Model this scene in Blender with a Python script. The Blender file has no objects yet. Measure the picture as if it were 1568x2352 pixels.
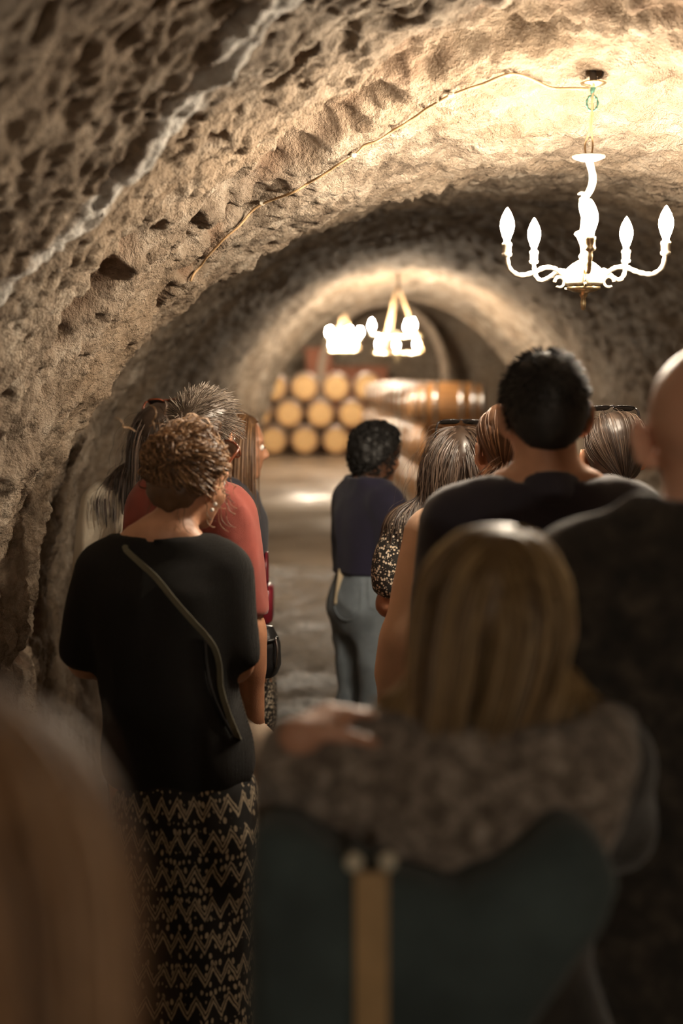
import bpy, math, random
import numpy as np
from mathutils import Vector, Matrix
from mathutils.bvhtree import BVHTree

SC = bpy.context.scene
COL = SC.collection
R = math.radians
rng = np.random.default_rng(7)
random.seed(7)

# ------------------------------------------------------------------ camera
F_PX = 2352 * 50.0 / 36.0
CAM = np.array([0.0, 0.0, 1.75])
PITCH = math.atan2(306.0, F_PX)
cam_d = bpy.data.cameras.new('camera')
cam_d.sensor_fit = 'VERTICAL'
cam_d.sensor_height = 36.0
cam_d.sensor_width = 24.0
cam_d.lens = 50.0
cam_d.clip_start = 0.05
cam_d.dof.use_dof = True
cam_d.dof.focus_distance = 3.95
cam_d.dof.aperture_fstop = 1.6
cam = bpy.data.objects.new('camera', cam_d)
cam.location = CAM
cam.rotation_euler = (math.pi / 2 - PITCH, 0, 0)
COL.objects.link(cam)
SC.camera = cam

# ------------------------------------------------------------------ world / exposure
w = bpy.data.worlds.new('cellar_air')
SC.world = w
w.use_nodes = True
w.node_tree.nodes['Background'].inputs[0].default_value = (0.02, 0.016, 0.012, 1)
w.node_tree.nodes['Background'].inputs[1].default_value = 0.0
SC.view_settings.view_transform = 'Standard'
SC.view_settings.look = 'None'
SC.view_settings.gamma = 1.0
SC.view_settings.use_curve_mapping = False
SC.view_settings.exposure = 1.15
SC.cycles.use_denoising = True
SC.cycles.max_bounces = 5
SC.cycles.diffuse_bounces = 3
SC.cycles.use_adaptive_sampling = True
SC.cycles.adaptive_threshold = 0.07
SC.cycles.sample_clamp_indirect = 8.0
LAMP = 600.0              # emission of one candle bulb
LAMP_COL = (1.0, 0.845, 0.65)


def ray(px, py):
    u = (px - 784.0) / F_PX
    v = (1176.0 - py) / F_PX
    cp, sp = math.cos(PITCH), math.sin(PITCH)
    return np.array([u, cp + v * sp, -sp + v * cp])


def at(px, py, d):
    r = ray(px, py)
    return CAM + r * (d / r[1])


# ------------------------------------------------------------------ mesh helpers
def mk_mesh(name, V, F, smooth=True, mat=None, attrs=None):
    V = np.asarray(V, dtype=np.float32).reshape(-1, 3)
    F = np.asarray(F, dtype=np.int32)
    me = bpy.data.meshes.new(name)
    k = F.shape[1]
    me.vertices.add(len(V))
    me.vertices.foreach_set('co', V.ravel())
    me.loops.add(F.size)
    me.loops.foreach_set('vertex_index', F.ravel())
    me.polygons.add(len(F))
    me.polygons.foreach_set('loop_start', np.arange(0, F.size, k, dtype=np.int32))
    me.polygons.foreach_set('loop_total', np.full(len(F), k, dtype=np.int32))
    if smooth:
        me.polygons.foreach_set('use_smooth', np.ones(len(F), dtype=bool))
    for an, av in (attrs or {}).items():
        a = me.attributes.new(an, 'FLOAT', 'POINT')
        a.data.foreach_set('value', np.asarray(av, dtype=np.float32))
    me.update(calc_edges=True)
    me.validate()
    if mat:
        me.materials.append(mat)
    return me


def ob(name, me, parent=None, loc=(0, 0, 0), rot=(0, 0, 0)):
    o = bpy.data.objects.new(name, me)
    COL.objects.link(o)
    o.location = loc
    o.rotation_euler = rot
    if parent is not None:
        o.parent = parent
    return o


def tag(o, label, cat, group=None):
    o['label'] = label
    o['category'] = cat
    if group:
        o['group'] = group
    return o


def struct(o, label=None):
    o['kind'] = 'structure'
    if label:
        o['label'] = label
        o['category'] = 'structure'
    return o


def thing(name, label, cat, loc=(0, 0, 0), rotz=0, group=None):
    o = bpy.data.objects.new(name, None)
    o.empty_display_size = 0.1
    COL.objects.link(o)
    o.location = loc
    o.rotation_euler = (0, 0, rotz)
    return tag(o, label, cat, group)


class MB:
    """collects quads/tris of one mesh"""

    def __init__(self):
        self.v = []
        self.f = []
        self.n = 0

    def add(self, V, F):
        V = np.asarray(V, float).reshape(-1, 3)
        F = np.asarray(F, int)
        if F.shape[1] == 3:
            F = np.concatenate([F, F[:, 2:3]], 1)
        self.v.append(V)
        self.f.append(F + self.n)
        self.n += len(V)
        return self

    def mesh(self, name, mat, smooth=True):
        V = np.concatenate(self.v)
        F = np.concatenate(self.f)
        quads = F[F[:, 2] != F[:, 3]]
        tris = F[F[:, 2] == F[:, 3]][:, :3]
        me = bpy.data.meshes.new(name)
        me.from_pydata(V.tolist(), [], quads.tolist() + tris.tolist())
        if smooth:
            me.polygons.foreach_set('use_smooth', np.ones(len(me.polygons), dtype=bool))
        me.update()
        me.materials.append(mat)
        return me


def lathe(profile, n=20, c=(0, 0, 0), axis='z', closed=False):
    """profile: (r, h) list -> V, F quads"""
    P = np.asarray(profile, float)
    a = np.linspace(0, 2 * np.pi, n, endpoint=False)
    r, h = P[:, 0][:, None], P[:, 1][:, None]
    x, y, z = r * np.cos(a), r * np.sin(a), h + 0 * a
    if axis == 'z':
        V = np.stack([x, y, z], -1)
    elif axis == 'x':
        V = np.stack([z, x, y], -1)
    else:
        V = np.stack([x, z, -y], -1)
    m = len(P)
    i = np.arange(m - 1)[:, None]
    j = np.arange(n)[None]
    F = np.stack([i * n + j, i * n + (j + 1) % n, (i + 1) * n + (j + 1) % n, (i + 1) * n + j], -1).reshape(-1, 4)
    return V.reshape(-1, 3) + np.asarray(c, float), F


def tubes(P, rad, sides=6):
    """P (M,K,3) polylines, rad (M,K) -> V, F ; closed end caps are left as tapered tips"""
    P = np.asarray(P, float)
    M, K, _ = P.shape
    rad = np.broadcast_to(np.asarray(rad, float), (M, K))
    T = np.gradient(P, axis=1)
    T /= np.linalg.norm(T, axis=2, keepdims=True) + 1e-9
    ref = np.where(np.abs(T[..., 2:3]) < 0.9, np.array([0, 0, 1.0]), np.array([1.0, 0, 0]))
    # steady reference per strand
    ref = np.broadcast_to(ref[:, K // 2:K // 2 + 1], P.shape)
    N = np.cross(T, ref)
    N /= np.linalg.norm(N, axis=2, keepdims=True) + 1e-9
    B = np.cross(T, N)
    a = np.linspace(0, 2 * np.pi, sides, endpoint=False)
    V = P[:, :, None] + rad[:, :, None, None] * (np.cos(a)[None, None, :, None] * N[:, :, None] + np.sin(a)[None, None, :, None] * B[:, :, None])
    base = np.arange(M)[:, None, None] * K * sides
    i = np.arange(K - 1)[None, :, None]
    j = np.arange(sides)[None, None]
    F = np.stack([base + i * sides + j, base + i * sides + (j + 1) % sides,
                  base + (i + 1) * sides + (j + 1) % sides, base + (i + 1) * sides + j], -1).reshape(-1, 4)
    return V.reshape(-1, 3), F


def resample(pts, k):
    pts = np.asarray(pts, float)
    # Catmull-Rom then even spacing
    Q = np.concatenate([[2 * pts[0] - pts[1]], pts, [2 * pts[-1] - pts[-2]]])
    out = []
    for i in range(1, len(Q) - 2):
        t = np.linspace(0, 1, 16, endpoint=False)[:, None]
        p0, p1, p2, p3 = Q[i - 1:i + 3]
        out.append(0.5 * ((2 * p1) + (-p0 + p2) * t + (2 * p0 - 5 * p1 + 4 * p2 - p3) * t ** 2 + (-p0 + 3 * p1 - 3 * p2 + p3) * t ** 3))
    out = np.concatenate(out + [pts[-1:]])
    s = np.concatenate([[0], np.cumsum(np.linalg.norm(np.diff(out, axis=0), axis=1))])
    u = np.linspace(0, s[-1], k)
    return np.stack([np.interp(u, s, out[:, c]) for c in range(out.shape[1])], 1)


def tube(pts, r, k=24, sides=8, cap=True):
    P = resample(pts, k)
    rr = np.full(k, r) if np.isscalar(r) else np.interp(np.linspace(0, 1, k), np.linspace(0, 1, len(r)), r)
    if cap:
        P = np.concatenate([P[:1], P, P[-1:]])
        e = (P[2] - P[1]) * 1e-3
        P[0] -= e
        P[-1] += e
        rr = np.concatenate([[rr[0] * .02], rr, [rr[-1] * .02]])
    return tubes(P[None], rr[None], sides)


def box(c, s, rot=None):
    V = np.array([[x, y, z] for x in (-.5, .5) for y in (-.5, .5) for z in (-.5, .5)]) * np.asarray(s, float)
    if rot is not None:
        V = V @ np.asarray(rot).T
    F = [[0, 1, 3, 2], [4, 6, 7, 5], [0, 4, 5, 1], [2, 3, 7, 6], [0, 2, 6, 4], [1, 5, 7, 3]]
    return V + np.asarray(c, float), np.array(F)


def bevel_box(c, s, b, rot=None):
    """box with rounded edges as a small superquadric-free loft"""
    s = np.asarray(s, float)
    lv = [(-.5, 0), (-.5, 1), (.5, 1), (.5, 0)]
    rings = []
    for zz, k in ((-s[2] / 2, b), (-s[2] / 2 + b, 0), (s[2] / 2 - b, 0), (s[2] / 2, b)):
        hx, hy = s[0] / 2 - k, s[1] / 2 - k
        bb = b * .7
        rings.append([[hx - bb, -hy, zz], [hx, -hy + bb, zz], [hx, hy - bb, zz], [hx - bb, hy, zz],
                      [-hx + bb, hy, zz], [-hx, hy - bb, zz], [-hx, -hy + bb, zz], [-hx + bb, -hy, zz]])
    V = np.array(rings).reshape(-1, 3)
    F = []
    for i in range(3):
        for j in range(8):
            F.append([i * 8 + j, i * 8 + (j + 1) % 8, (i + 1) * 8 + (j + 1) % 8, (i + 1) * 8 + j])
    for o_, rev in ((0, True), (24, False)):
        idx = [o_ + j for j in range(8)]
        if rev:
            idx = idx[::-1]
        F += [[idx[0], idx[1], idx[2], idx[3]], [idx[0], idx[3], idx[4], idx[7]], [idx[4], idx[5], idx[6], idx[7]]]
    if rot is not None:
        V = V @ np.asarray(rot).T
    return V + np.asarray(c, float), np.array(F)


# ------------------------------------------------------------------ noise
_T2 = np.random.default_rng(11).random((256, 256)).astype(np.float32)
_T3 = np.random.default_rng(12).random((64, 64, 64)).astype(np.float32)


def n2(x, y):
    xi = np.floor(x).astype(np.int64)
    yi = np.floor(y).astype(np.int64)
    fx, fy = x - xi, y - yi
    fx = fx * fx * (3 - 2 * fx)
    fy = fy * fy * (3 - 2 * fy)
    a = _T2[xi & 255, yi & 255]
    b = _T2[(xi + 1) & 255, yi & 255]
    c = _T2[xi & 255, (yi + 1) & 255]
    d = _T2[(xi + 1) & 255, (yi + 1) & 255]
    return (a * (1 - fx) + b * fx) * (1 - fy) + (c * (1 - fx) + d * fx) * fy


def n3(P):
    I = np.floor(P).astype(np.int64)
    f = P - I
    f = f * f * (3 - 2 * f)
    out = 0
    for dx in (0, 1):
        for dy in (0, 1):
            for dz in (0, 1):
                wgt = (f[..., 0] if dx else 1 - f[..., 0]) * (f[..., 1] if dy else 1 - f[..., 1]) * (f[..., 2] if dz else 1 - f[..., 2])
                out = out + wgt * _T3[(I[..., 0] + dx) & 63, (I[..., 1] + dy) & 63, (I[..., 2] + dz) & 63]
    return out


def pits2(x, y, prob, seed):
    """scattered round-bottomed hollows: 0 on the face, 1 at the bottom"""
    xi = np.floor(x).astype(np.int64)
    yi = np.floor(y).astype(np.int64)
    out = np.zeros(x.shape, dtype=np.float32)
    for dx in (-1, 0, 1):
        for dy in (-1, 0, 1):
            cx, cy = xi + dx, yi + dy
            a = _T2[(cx * 3 + seed) & 255, (cy * 5 + 17) & 255]
            b = _T2[(cx * 7 + 31) & 255, (cy * 3 + seed) & 255]
            c = _T2[(cx * 5 + seed * 2) & 255, (cy * 7 + 91) & 255]
            r = .25 + .45 * b
            d2 = ((x - cx - a) ** 2 + (y - cy - c) ** 2) / (r * r)
            out = np.maximum(out, np.where(_T2[(cx + 77) & 255, (cy * 11 + seed) & 255] < prob, (1 - d2) * (r / .6), 0))
    return np.clip(out, 0, 1)


def sstep(a, b, x):
    t = np.clip((x - a) / (b - a), 0, 1)
    return t * t * (3 - 2 * t)


# ------------------------------------------------------------------ materials
class NT:
    def __init__(self, name):
        self.m = bpy.data.materials.new(name)
        self.m.use_nodes = True
        self.t = self.m.node_tree
        self.t.nodes.clear()
        self.out = self.t.nodes.new('ShaderNodeOutputMaterial')
        self.b = self.t.nodes.new('ShaderNodeBsdfPrincipled')
        self.t.links.new(self.b.outputs[0], self.out.inputs[0])

    def n(self, typ, ins=None, **kw):
        nd = self.t.nodes.new('ShaderNode' + typ)
        for k, v in kw.items():
            setattr(nd, k, v)
        for k, v in (ins or {}).items():
            self.set(nd.inputs[k], v)
        return nd

    def set(self, sock, v):
        if hasattr(v, 'is_output'):
            self.t.links.new(v, sock)
        elif isinstance(v, tuple) and len(v) == 3 and sock.type == 'RGBA':
            sock.default_value = (*v, 1)
        else:
            sock.default_value = v

    def math(self, op, a, b=0.0, c=None):
        nd = self.n('Math', operation=op)
        self.set(nd.inputs[0], a)
        self.set(nd.inputs[1], b)
        if c is not None:
            self.set(nd.inputs[2], c)
        return nd.outputs[0]

    def ramp(self, fac, stops):
        nd = self.n('ValToRGB', {'Fac': fac})
        cr = nd.color_ramp
        while len(cr.elements) < len(stops):
            cr.elements.new(0.5)
        for e, (p, c) in zip(cr.elements, stops):
            e.position = p
            e.color = (*c, 1) if len(c) == 3 else c
        return nd.outputs[0]

    def mix(self, f, a, b, mode='MIX'):
        nd = self.n('Mix', data_type='RGBA', blend_type=mode)
        self.set(nd.inputs[0], f)
        self.set(nd.inputs[6], a)
        self.set(nd.inputs[7], b)
        return nd.outputs[2]

    def coords(self, kind='Object', scale=(1, 1, 1)):
        tc = self.n('TexCoord')
        mp = self.n('Mapping', {'Vector': tc.outputs[kind], 'Scale': scale})
        return mp.outputs[0]

    def noise(self, vec, scale, detail=4.0, rough=.55, dist=0.0):
        return self.n('TexNoise', {'Vector': vec, 'Scale': scale, 'Detail': detail, 'Roughness': rough, 'Distortion': dist}).outputs[0]

    def bump(self, h, dist, strength=1.0, normal=None):
        nd = self.n('Bump', {'Height': h, 'Distance': dist, 'Strength': strength})
        if normal is not None:
            self.set(nd.inputs['Normal'], normal)
        self.set(self.b.inputs['Normal'], nd.outputs[0])
        return nd.outputs[0]

    def p(self, **kw):
        for k, v in kw.items():
            self.set(self.b.inputs[k.replace('_', ' ')], v)
        return self


def plain(name, col, rough=.6, metal=0.0, var=.15, scale=30.0, bump=0.0, **kw):
    m = NT(name)
    v = m.coords()
    nz = m.noise(v, scale, 3)
    c1 = tuple(x * (1 - var) for x in col)
    c2 = tuple(min(1, x * (1 + var)) for x in col)
    m.p(Base_Color=m.ramp(nz, [(.3, c1), (.7, c2)]), Roughness=rough, Metallic=metal, **kw)
    if bump:
        m.bump(nz, bump)
    return m.m


def fabric(name, col, weave=900.0, var=.12, rough=.9, fold=6.0, depth=.0006, sheen=.15):
    m = NT(name)
    v = m.coords()
    nz = m.noise(v, fold, 4)
    c1 = tuple(x * (1 - var) for x in col)
    c2 = tuple(min(1, x * (1 + var)) for x in col)
    m.p(Base_Color=m.ramp(nz, [(.35, c1), (.65, c2)]), Roughness=rough)
    m.b.inputs['Sheen Weight'].default_value = sheen
    m.bump(m.noise(v, weave, 2), depth)
    return m.m


def skin_mat(name, col):
    m = NT(name)
    v = m.coords()
    nz = m.noise(v, 25, 4)
    c1 = (col[0] * .86, col[1] * .8, col[2] * .78)
    c2 = (min(1, col[0] * 1.08), col[1] * 1.06, col[2] * 1.05)
    m.p(Base_Color=m.ramp(nz, [(.3, c1), (.7, c2)]), Roughness=.48)
    m.b.inputs['Subsurface Weight'].default_value = .12
    m.b.inputs['Subsurface Radius'].default_value = (.012, .004, .002)
    m.b.inputs['Subsurface Scale'].default_value = 1.0
    m.bump(m.noise(v, 260, 3), .0006)
    return m.m


def hair_mat(name, dark, mid, light, rough=.42):
    m = NT(name)
    at_ = m.n('Attribute', attribute_name='tone')
    v = m.coords()
    nz = m.noise(v, 40, 3)
    f = m.math('ADD', m.math('MULTIPLY', at_.outputs['Fac'], .75), m.math('MULTIPLY', nz, .25))
    m.p(Base_Color=m.ramp(f, [(.15, dark), (.5, mid), (.9, light)]), Roughness=rough)
    m.b.inputs['Specular IOR Level'].default_value = .6
    return m.m


def metal_mat(name, col, rough=.35, spots=None):
    m = NT(name)
    v = m.coords()
    nz = m.noise(v, 45, 5, .65)
    c = m.ramp(nz, [(.35, tuple(x * .6 for x in col)), (.6, col)])
    if spots:
        c = m.mix(m.ramp(m.noise(v, 22, 4), [(.55, (0, 0, 0)), (.68, (1, 1, 1))]), c, spots)
    m.p(Base_Color=c, Roughness=rough, Metallic=1.0)
    m.bump(nz, .001)
    return m.m


# rock ------------------------------------------------------------
def rock_material():
    m = NT('carved_tuff_rock')
    v = m.coords()
    big = m.noise(v, 1.3, 2, .6)
    mid = m.noise(v, 9, 4, .65)
    fine = m.noise(v, 75, 4, .75)
    c = m.ramp(mid, [(.30, (.105, .074, .050)), (.46, (.27, .208, .152)), (.58, (.38, .305, .232)), (.74, (.54, .465, .38))])
    c = m.mix(m.ramp(big, [(.42, (0, 0, 0)), (.66, (.55, .55, .55))]), c, (.36, .255, .165))
    c = m.mix(m.ramp(fine, [(.60, (0, 0, 0)), (.78, (.55, .55, .55))]), c, (.60, .53, .45))
    scar = m.n('Attribute', attribute_name='scar').outputs['Fac']
    c = m.mix(m.math('MULTIPLY', scar, .8), c, m.ramp(mid, [(.3, (.15, .088, .055)), (.7, (.33, .215, .14))]))
    seam_light = m.n('Attribute', attribute_name='seam_light').outputs['Fac']
    c = m.mix(seam_light, c, m.ramp(fine, [(.3, (.68, .61, .53)), (.55, (.90, .86, .80))]))  # light caught by the ridge is painted into the seam colour
    m.p(Base_Color=c, Roughness=.93)
    m.b.inputs['Specular IOR Level'].default_value = .25
    h = m.math('ADD', m.math('MULTIPLY', fine, 1.1), m.math('MULTIPLY', m.noise(v, 28, 3, .7), 1.0))
    m.bump(h, .028, 1.0)
    return m.m


ROCK = rock_material()

# ================================================================== THE TUNNEL
ZS = 0.9
_ky = [-8.0, 1.8, 2.9, 3.6, 4.05, 4.33, 4.60, 5.0, 5.6, 8.0, 11.0, 12.4, 13.3]
_ka = [1.72, 1.71, 1.67, 1.63, 1.60, 1.565, 1.62, 1.67, 1.68, 1.64, 1.52, 1.42, 1.30]
_kt = [2.68, 2.67, 2.60, 2.53, 2.48, 2.43, 2.415, 2.43, 2.49, 2.60, 2.64, 2.60, 2.48]
_kc = [0.62, 0.62, 0.61, 0.61, 0.61, 0.61, 0.605, 0.60, 0.60, 0.56, 0.52, 0.51, 0.51]


def prof(y):
    return np.interp(y, _ky, _ka), np.interp(y, _ky, _kt) - ZS, np.interp(y, _ky, _kc)


def hit(px, py):
    """where the view ray through a pixel meets the smooth vault -> (angle, y)"""
    r = ray(px, py)
    ys = np.linspace(.8, 13.2, 4000)
    P = CAM + r[None] * (ys / r[1])[:, None]
    a, b, c = prof(ys)
    zz = np.maximum(P[:, 2] - ZS, 0)
    q = ((P[:, 0] - c) / a) ** 2 + (zz / b) ** 2
    i = int(np.argmax(q > 1))
    y = ys[i]
    th = math.atan2((P[i, 2] - ZS) / b[i], -(P[i, 0] - c[i]) / a[i])   # 0 = left spring, pi = right spring
    if P[i, 2] < ZS:
        th = (P[i, 2] - ZS) / 1.6
    return th, y


def vault(th, y, inset=0.0):
    a, b, c = prof(y)
    a, b = a - inset, b - inset
    return np.stack([c - a * np.cos(th), y + 0 * th, ZS + b * np.sin(th)], -1)


def polydist(S, Y, pts):
    """distance of grid points to a polyline in (s, y) metres; y is squeezed as the view squeezes it"""
    best = np.full(S.shape, 9.0, dtype=np.float32)
    for (s0, y0), (s1, y1) in zip(pts[:-1], pts[1:]):
        ds, dy = s1 - s0, y1 - y0
        t = np.clip(((S - s0) * ds + (Y - y0) * dy) / (ds * ds + dy * dy + 1e-9), 0, 1)
        best = np.minimum(best, np.hypot(S - s0 - t * ds, Y - y0 - t * dy))
    return best


def build_tunnel():
    nw, nl, nr = 44, 350, 190
    # column parameter: th < 0 is the left wall below the spring line, th > pi the right wall
    th = np.concatenate([np.linspace(-.95 / 1.6, 0, nw, endpoint=False), np.linspace(0, 1.75, nl, endpoint=False), np.linspace(1.75, np.pi, nr, endpoint=False), np.linspace(np.pi, np.pi + .95 / 1.6, 26)])
    ys = np.concatenate([np.linspace(-8, .9, 45, endpoint=False), np.geomspace(.9, 5.8, 660, endpoint=False), np.geomspace(5.8, 13.3, 130)])
    TH, Y = np.meshgrid(th, ys)
    a, b, c = prof(Y)
    below_l, below_r = TH < 0, TH > np.pi
    tc = np.clip(TH, 0, np.pi)
    X = c - a * np.cos(tc)
    Z = ZS + b * np.sin(tc)
    Z = np.where(below_l, ZS + TH * 1.6, np.where(below_r, ZS - (TH - np.pi) * 1.6, Z))
    nx = np.where(below_l, 1.0, np.where(below_r, -1.0, np.cos(tc)))
    nz = np.where(below_l | below_r, 0.0, -np.sin(tc))
    S = (TH * 1.6).astype(np.float32)
    Yf = Y.astype(np.float32)
    # hewn surface: broad undulation, pick marks, pits
    dsp = (n2(S * 1.3 + 3, Yf * 1.3) - .5) * .06 + (n2(S * 3.2, Yf * 3.2 + 9) - .5) * .06
    dsp += (n2(S * 9 + 40, Yf * 7.5) - .5) * .032
    q = n2(S * 21 + Yf * 8, Yf * 33 + 7)
    q2 = n2(S * 44 + 7 + Yf * 14, Yf * 66 + 70)
    q3 = n2(S * 8 + 17, Yf * 9 + 30)
    wx = (n2(S * 11, Yf * 11) - .5) * .05
    wy = (n2(S * 11 + 50, Yf * 11) - .5) * .05
    u_, v_ = S + Yf * .35 + wx, Yf + wy
    pit = np.maximum(pits2(u_ / .060, v_ / .062, .30, 3), .62 * pits2(u_ / .032, v_ / .034, .55, 40))
    dsp += (q - .5) * .026 + (q2 - .5) * .014 - pit * .015
    dsp += (n2(S * 62, Yf * 78) - .5) * .011
    dsp *= .62 + .38 * sstep(1.9, 3.1, Yf)
    seam_light = np.zeros_like(S)
    scar = np.zeros_like(S)

    def sy(pts):
        out = []
        for p in pts:
            t_, y_ = hit(*p)
            out.append((t_ * 1.6, y_))
        return out
    wob = (n2(S * 6, Yf * 6) - .5)
    wob2 = (n2(S * 22, Yf * 22 + 5) - .5)
    # raised pale seam, whitened in colour for the lamp light its ridge catches
    dv = polydist(S, Yf, sy([(640, 4), (600, 20), (500, 110), (420, 190), (330, 300), (230, 400), (150, 500), (60, 600), (8, 670)]))
    dv = np.minimum(dv, polydist(S, Yf, [(-.9, 2.35), (.2, 2.55), sy([(8, 670)])[0]]) + .015)
    wv = .054 + .05 * np.maximum(wob, -.25) + .03 * wob2
    v = 1 - sstep(.45, 1.1, dv / np.maximum(wv, .008))
    seam_light = np.maximum(seam_light, v)
    dsp += .012 * (1 - sstep(0, 1.7, dv / .05))
    # gouges where rock has broken out
    for pts, wid, dep in (([(155, 765), (185, 720), (235, 670), (270, 600), (320, 565)], .10, .075),
                          ([(650, 165), (695, 135)], .05, .05),
                          ([(470, 330), (500, 310)], .03, .025),
                          ([(395, 680), (370, 730), (335, 770)], .028, .04),
                          ([(285, 905), (215, 1010), (190, 1060)], .05, .05),
                          ([(160, 1150), (120, 1260)], .05, .05),
                          ([(85, 1420), (60, 1500)], .05, .05),
                          ([(440, 630), (520, 535), (600, 462)], .035, .03)):
        d = polydist(S, Yf, sy(pts)) + wob * .035 + wob2 * .03
        k = 1 - sstep(.55, 1.0, d / wid)
        dsp -= k * dep
        scar = np.maximum(scar, k)
    # long broken band above the cable
    d = polydist(S, Yf, sy([(545, 480), (640, 405), (760, 310), (880, 215), (1010, 130), (1180, 75), (1380, 55), (1560, 50)]))
    d = d + wob * .16 + wob2 * .06
    k = 1 - sstep(.75, 1.05, d / .17)
    rough = (n2(S * 14 + 90, Yf * 11) - .5) * .07 + (n2(S * 33, Yf * 27 + 50) - .5) * .04
    dsp += k * (-.045 + rough)
    scar = np.maximum(scar, k * np.clip(.25 + wob * 1.4 + wob2, 0, 1))
    dsp = np.where(Y < .6, np.minimum(dsp, .05), dsp)
    X = X + nx * dsp
    Z = Z + nz * dsp
    V = np.stack([X, Y, Z], -1).reshape(-1, 3)
    n, m = TH.shape
    i = np.arange(n - 1)[:, None]
    j = np.arange(m - 1)[None]
    F = np.stack([i * m + j, i * m + j + 1, (i + 1) * m + j + 1, (i + 1) * m + j], -1).reshape(-1, 4)
    me = mk_mesh('wall_tunnel', V, F, True, ROCK, {'scar': scar.ravel(), 'seam_light': seam_light.ravel()})
    o = ob('wall_tunnel', me)
    struct(o)
    return BVHTree.FromPolygons(V.tolist(), F.tolist())


WALL = build_tunnel()


def on_wall(px, py, off=.012):
    """3D point on the hewn wall seen at a pixel, lifted off the rock"""
    r = ray(px, py)
    h, nrm, _, _ = WALL.ray_cast(Vector(CAM), Vector(r).normalized(), 30)
    if h is None:
        return at(px, py, 4)
    nrm = nrm if nrm.dot(Vector(r)) < 0 else -nrm
    return np.array(h + nrm * off)


def rock_sheet(name, P00, P10, P01, P11, nu, nv, amp, nrm, mat=None):
    u, v = np.meshgrid(np.linspace(0, 1, nu), np.linspace(0, 1, nv))
    u, v = u[..., None], v[..., None]
    P00, P10, P01, P11 = map(lambda q: np.asarray(q, float), (P00, P10, P01, P11))
    P = P00 * (1 - u) * (1 - v) + P10 * u * (1 - v) + P01 * (1 - u) * v + P11 * u * v
    k = n3(P * 1.1) + .5 * n3(P * 3.3 + 9) + .25 * n3(P * 9) - .9
    P = P + np.asarray(nrm, float) * (k * amp)[..., None]
    i = np.arange(nv - 1)[:, None]
    j = np.arange(nu - 1)[None]
    F = np.stack([i * nu + j, i * nu + j + 1, (i + 1) * nu + j + 1, (i + 1) * nu + j], -1).reshape(-1, 4)
    z = np.zeros(nu * nv)
    o = ob(name, mk_mesh(name, P.reshape(-1, 3), F, True, mat or ROCK, {'scar': z, 'seam_light': z}))
    struct(o)
    return o


# tunnel floor: trodden earth and gravel ------------------------------
def floors():
    m = NT('trodden_earth')
    v = m.coords()
    a = m.noise(v, 2.4, 6, .65)
    b = m.noise(v, 22, 4, .7)
    c = m.ramp(a, [(.32, (.09, .066, .046)), (.5, (.20, .155, .112)), (.68, (.36, .295, .225))])
    c = m.mix(m.ramp(b, [(.5, (0, 0, 0)), (.72, (.6, .6, .6))]), c, (.36, .30, .235))
    m.p(Base_Color=c, Roughness=m.ramp(a, [(.4, (.62, .62, .62)), (.6, (.92, .92, .92))]))
    m.bump(b, .06, 1.0)
    u = np.linspace(-1.35, 2.45, 110)
    ys = np.concatenate([np.linspace(-8, 1, 30, endpoint=False), np.geomspace(1, 13.35, 260)])
    X, Y = np.meshgrid(u, ys)
    Z = (n2(X * 2, Y * 2) - .5) * .05 + (n2(X * 7, Y * 6) - .5) * .035 + (n2(X * 19, Y * 13) - .5) * .035
    Z = Z * sstep(13.35, 12.6, Y) - .005
    n, k = X.shape
    i = np.arange(n - 1)[:, None]
    j = np.arange(k - 1)[None]
    F = np.stack([i * k + j, i * k + j + 1, (i + 1) * k + j + 1, (i + 1) * k + j], -1).reshape(-1, 4)
    struct(ob('floor', mk_mesh('floor', np.stack([X, Y, Z], -1).reshape(-1, 3), F, True, m.m)))
    # barrel hall: smooth damp concrete
    m = NT('worn_concrete')
    v = m.coords()
    a = m.noise(v, .8, 5, .6)
    b = m.noise(v, 9, 5, .6)
    c = m.ramp(a, [(.3, (.24, .19, .145)), (.7, (.40, .33, .26))])
    c = m.mix(m.ramp(b, [(.5, (0, 0, 0)), (.8, (.3, .3, .3))]), c, (.15, .115, .085))
    m.p(Base_Color=c, Roughness=m.ramp(m.noise(v, 1.6, 3), [(.45, (.28, .28, .28)), (.6, (.6, .6, .6))]))
    m.bump(b, .004)
    V, F = box((.5, 25.2, -.06), (11.4, 23.7, .12))
    struct(ob('floor', mk_mesh('floor', V, F, False, m.m)))


floors()
# the far hall
rock_sheet('wall_back', (-5, 36.4, -.1), (6, 36.4, -.1), (-5, 36.4, 4.6), (6, 36.4, 4.6), 90, 40, .25, (0, -1, 0))
rock_sheet('wall_left', (-4.8, 13.4, -.1), (-4.8, 36.6, -.1), (-4.4, 13.4, 4.6), (-4.4, 36.6, 4.6), 120, 40, .25, (1, 0, 0))
rock_sheet('wall_right', (5.2, 13.4, -.1), (4.6, 36.6, -.1), (4.9, 13.4, 4.6), (4.4, 36.6, 4.6), 120, 40, .25, (-1, 0, 0))
rock_sheet('ceiling', (-5, 13.3, 4.0), (6, 13.3, 4.0), (-5, 36.6, 4.0), (6, 36.6, 4.0), 80, 150, .3, (0, 0, -1))


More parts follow.
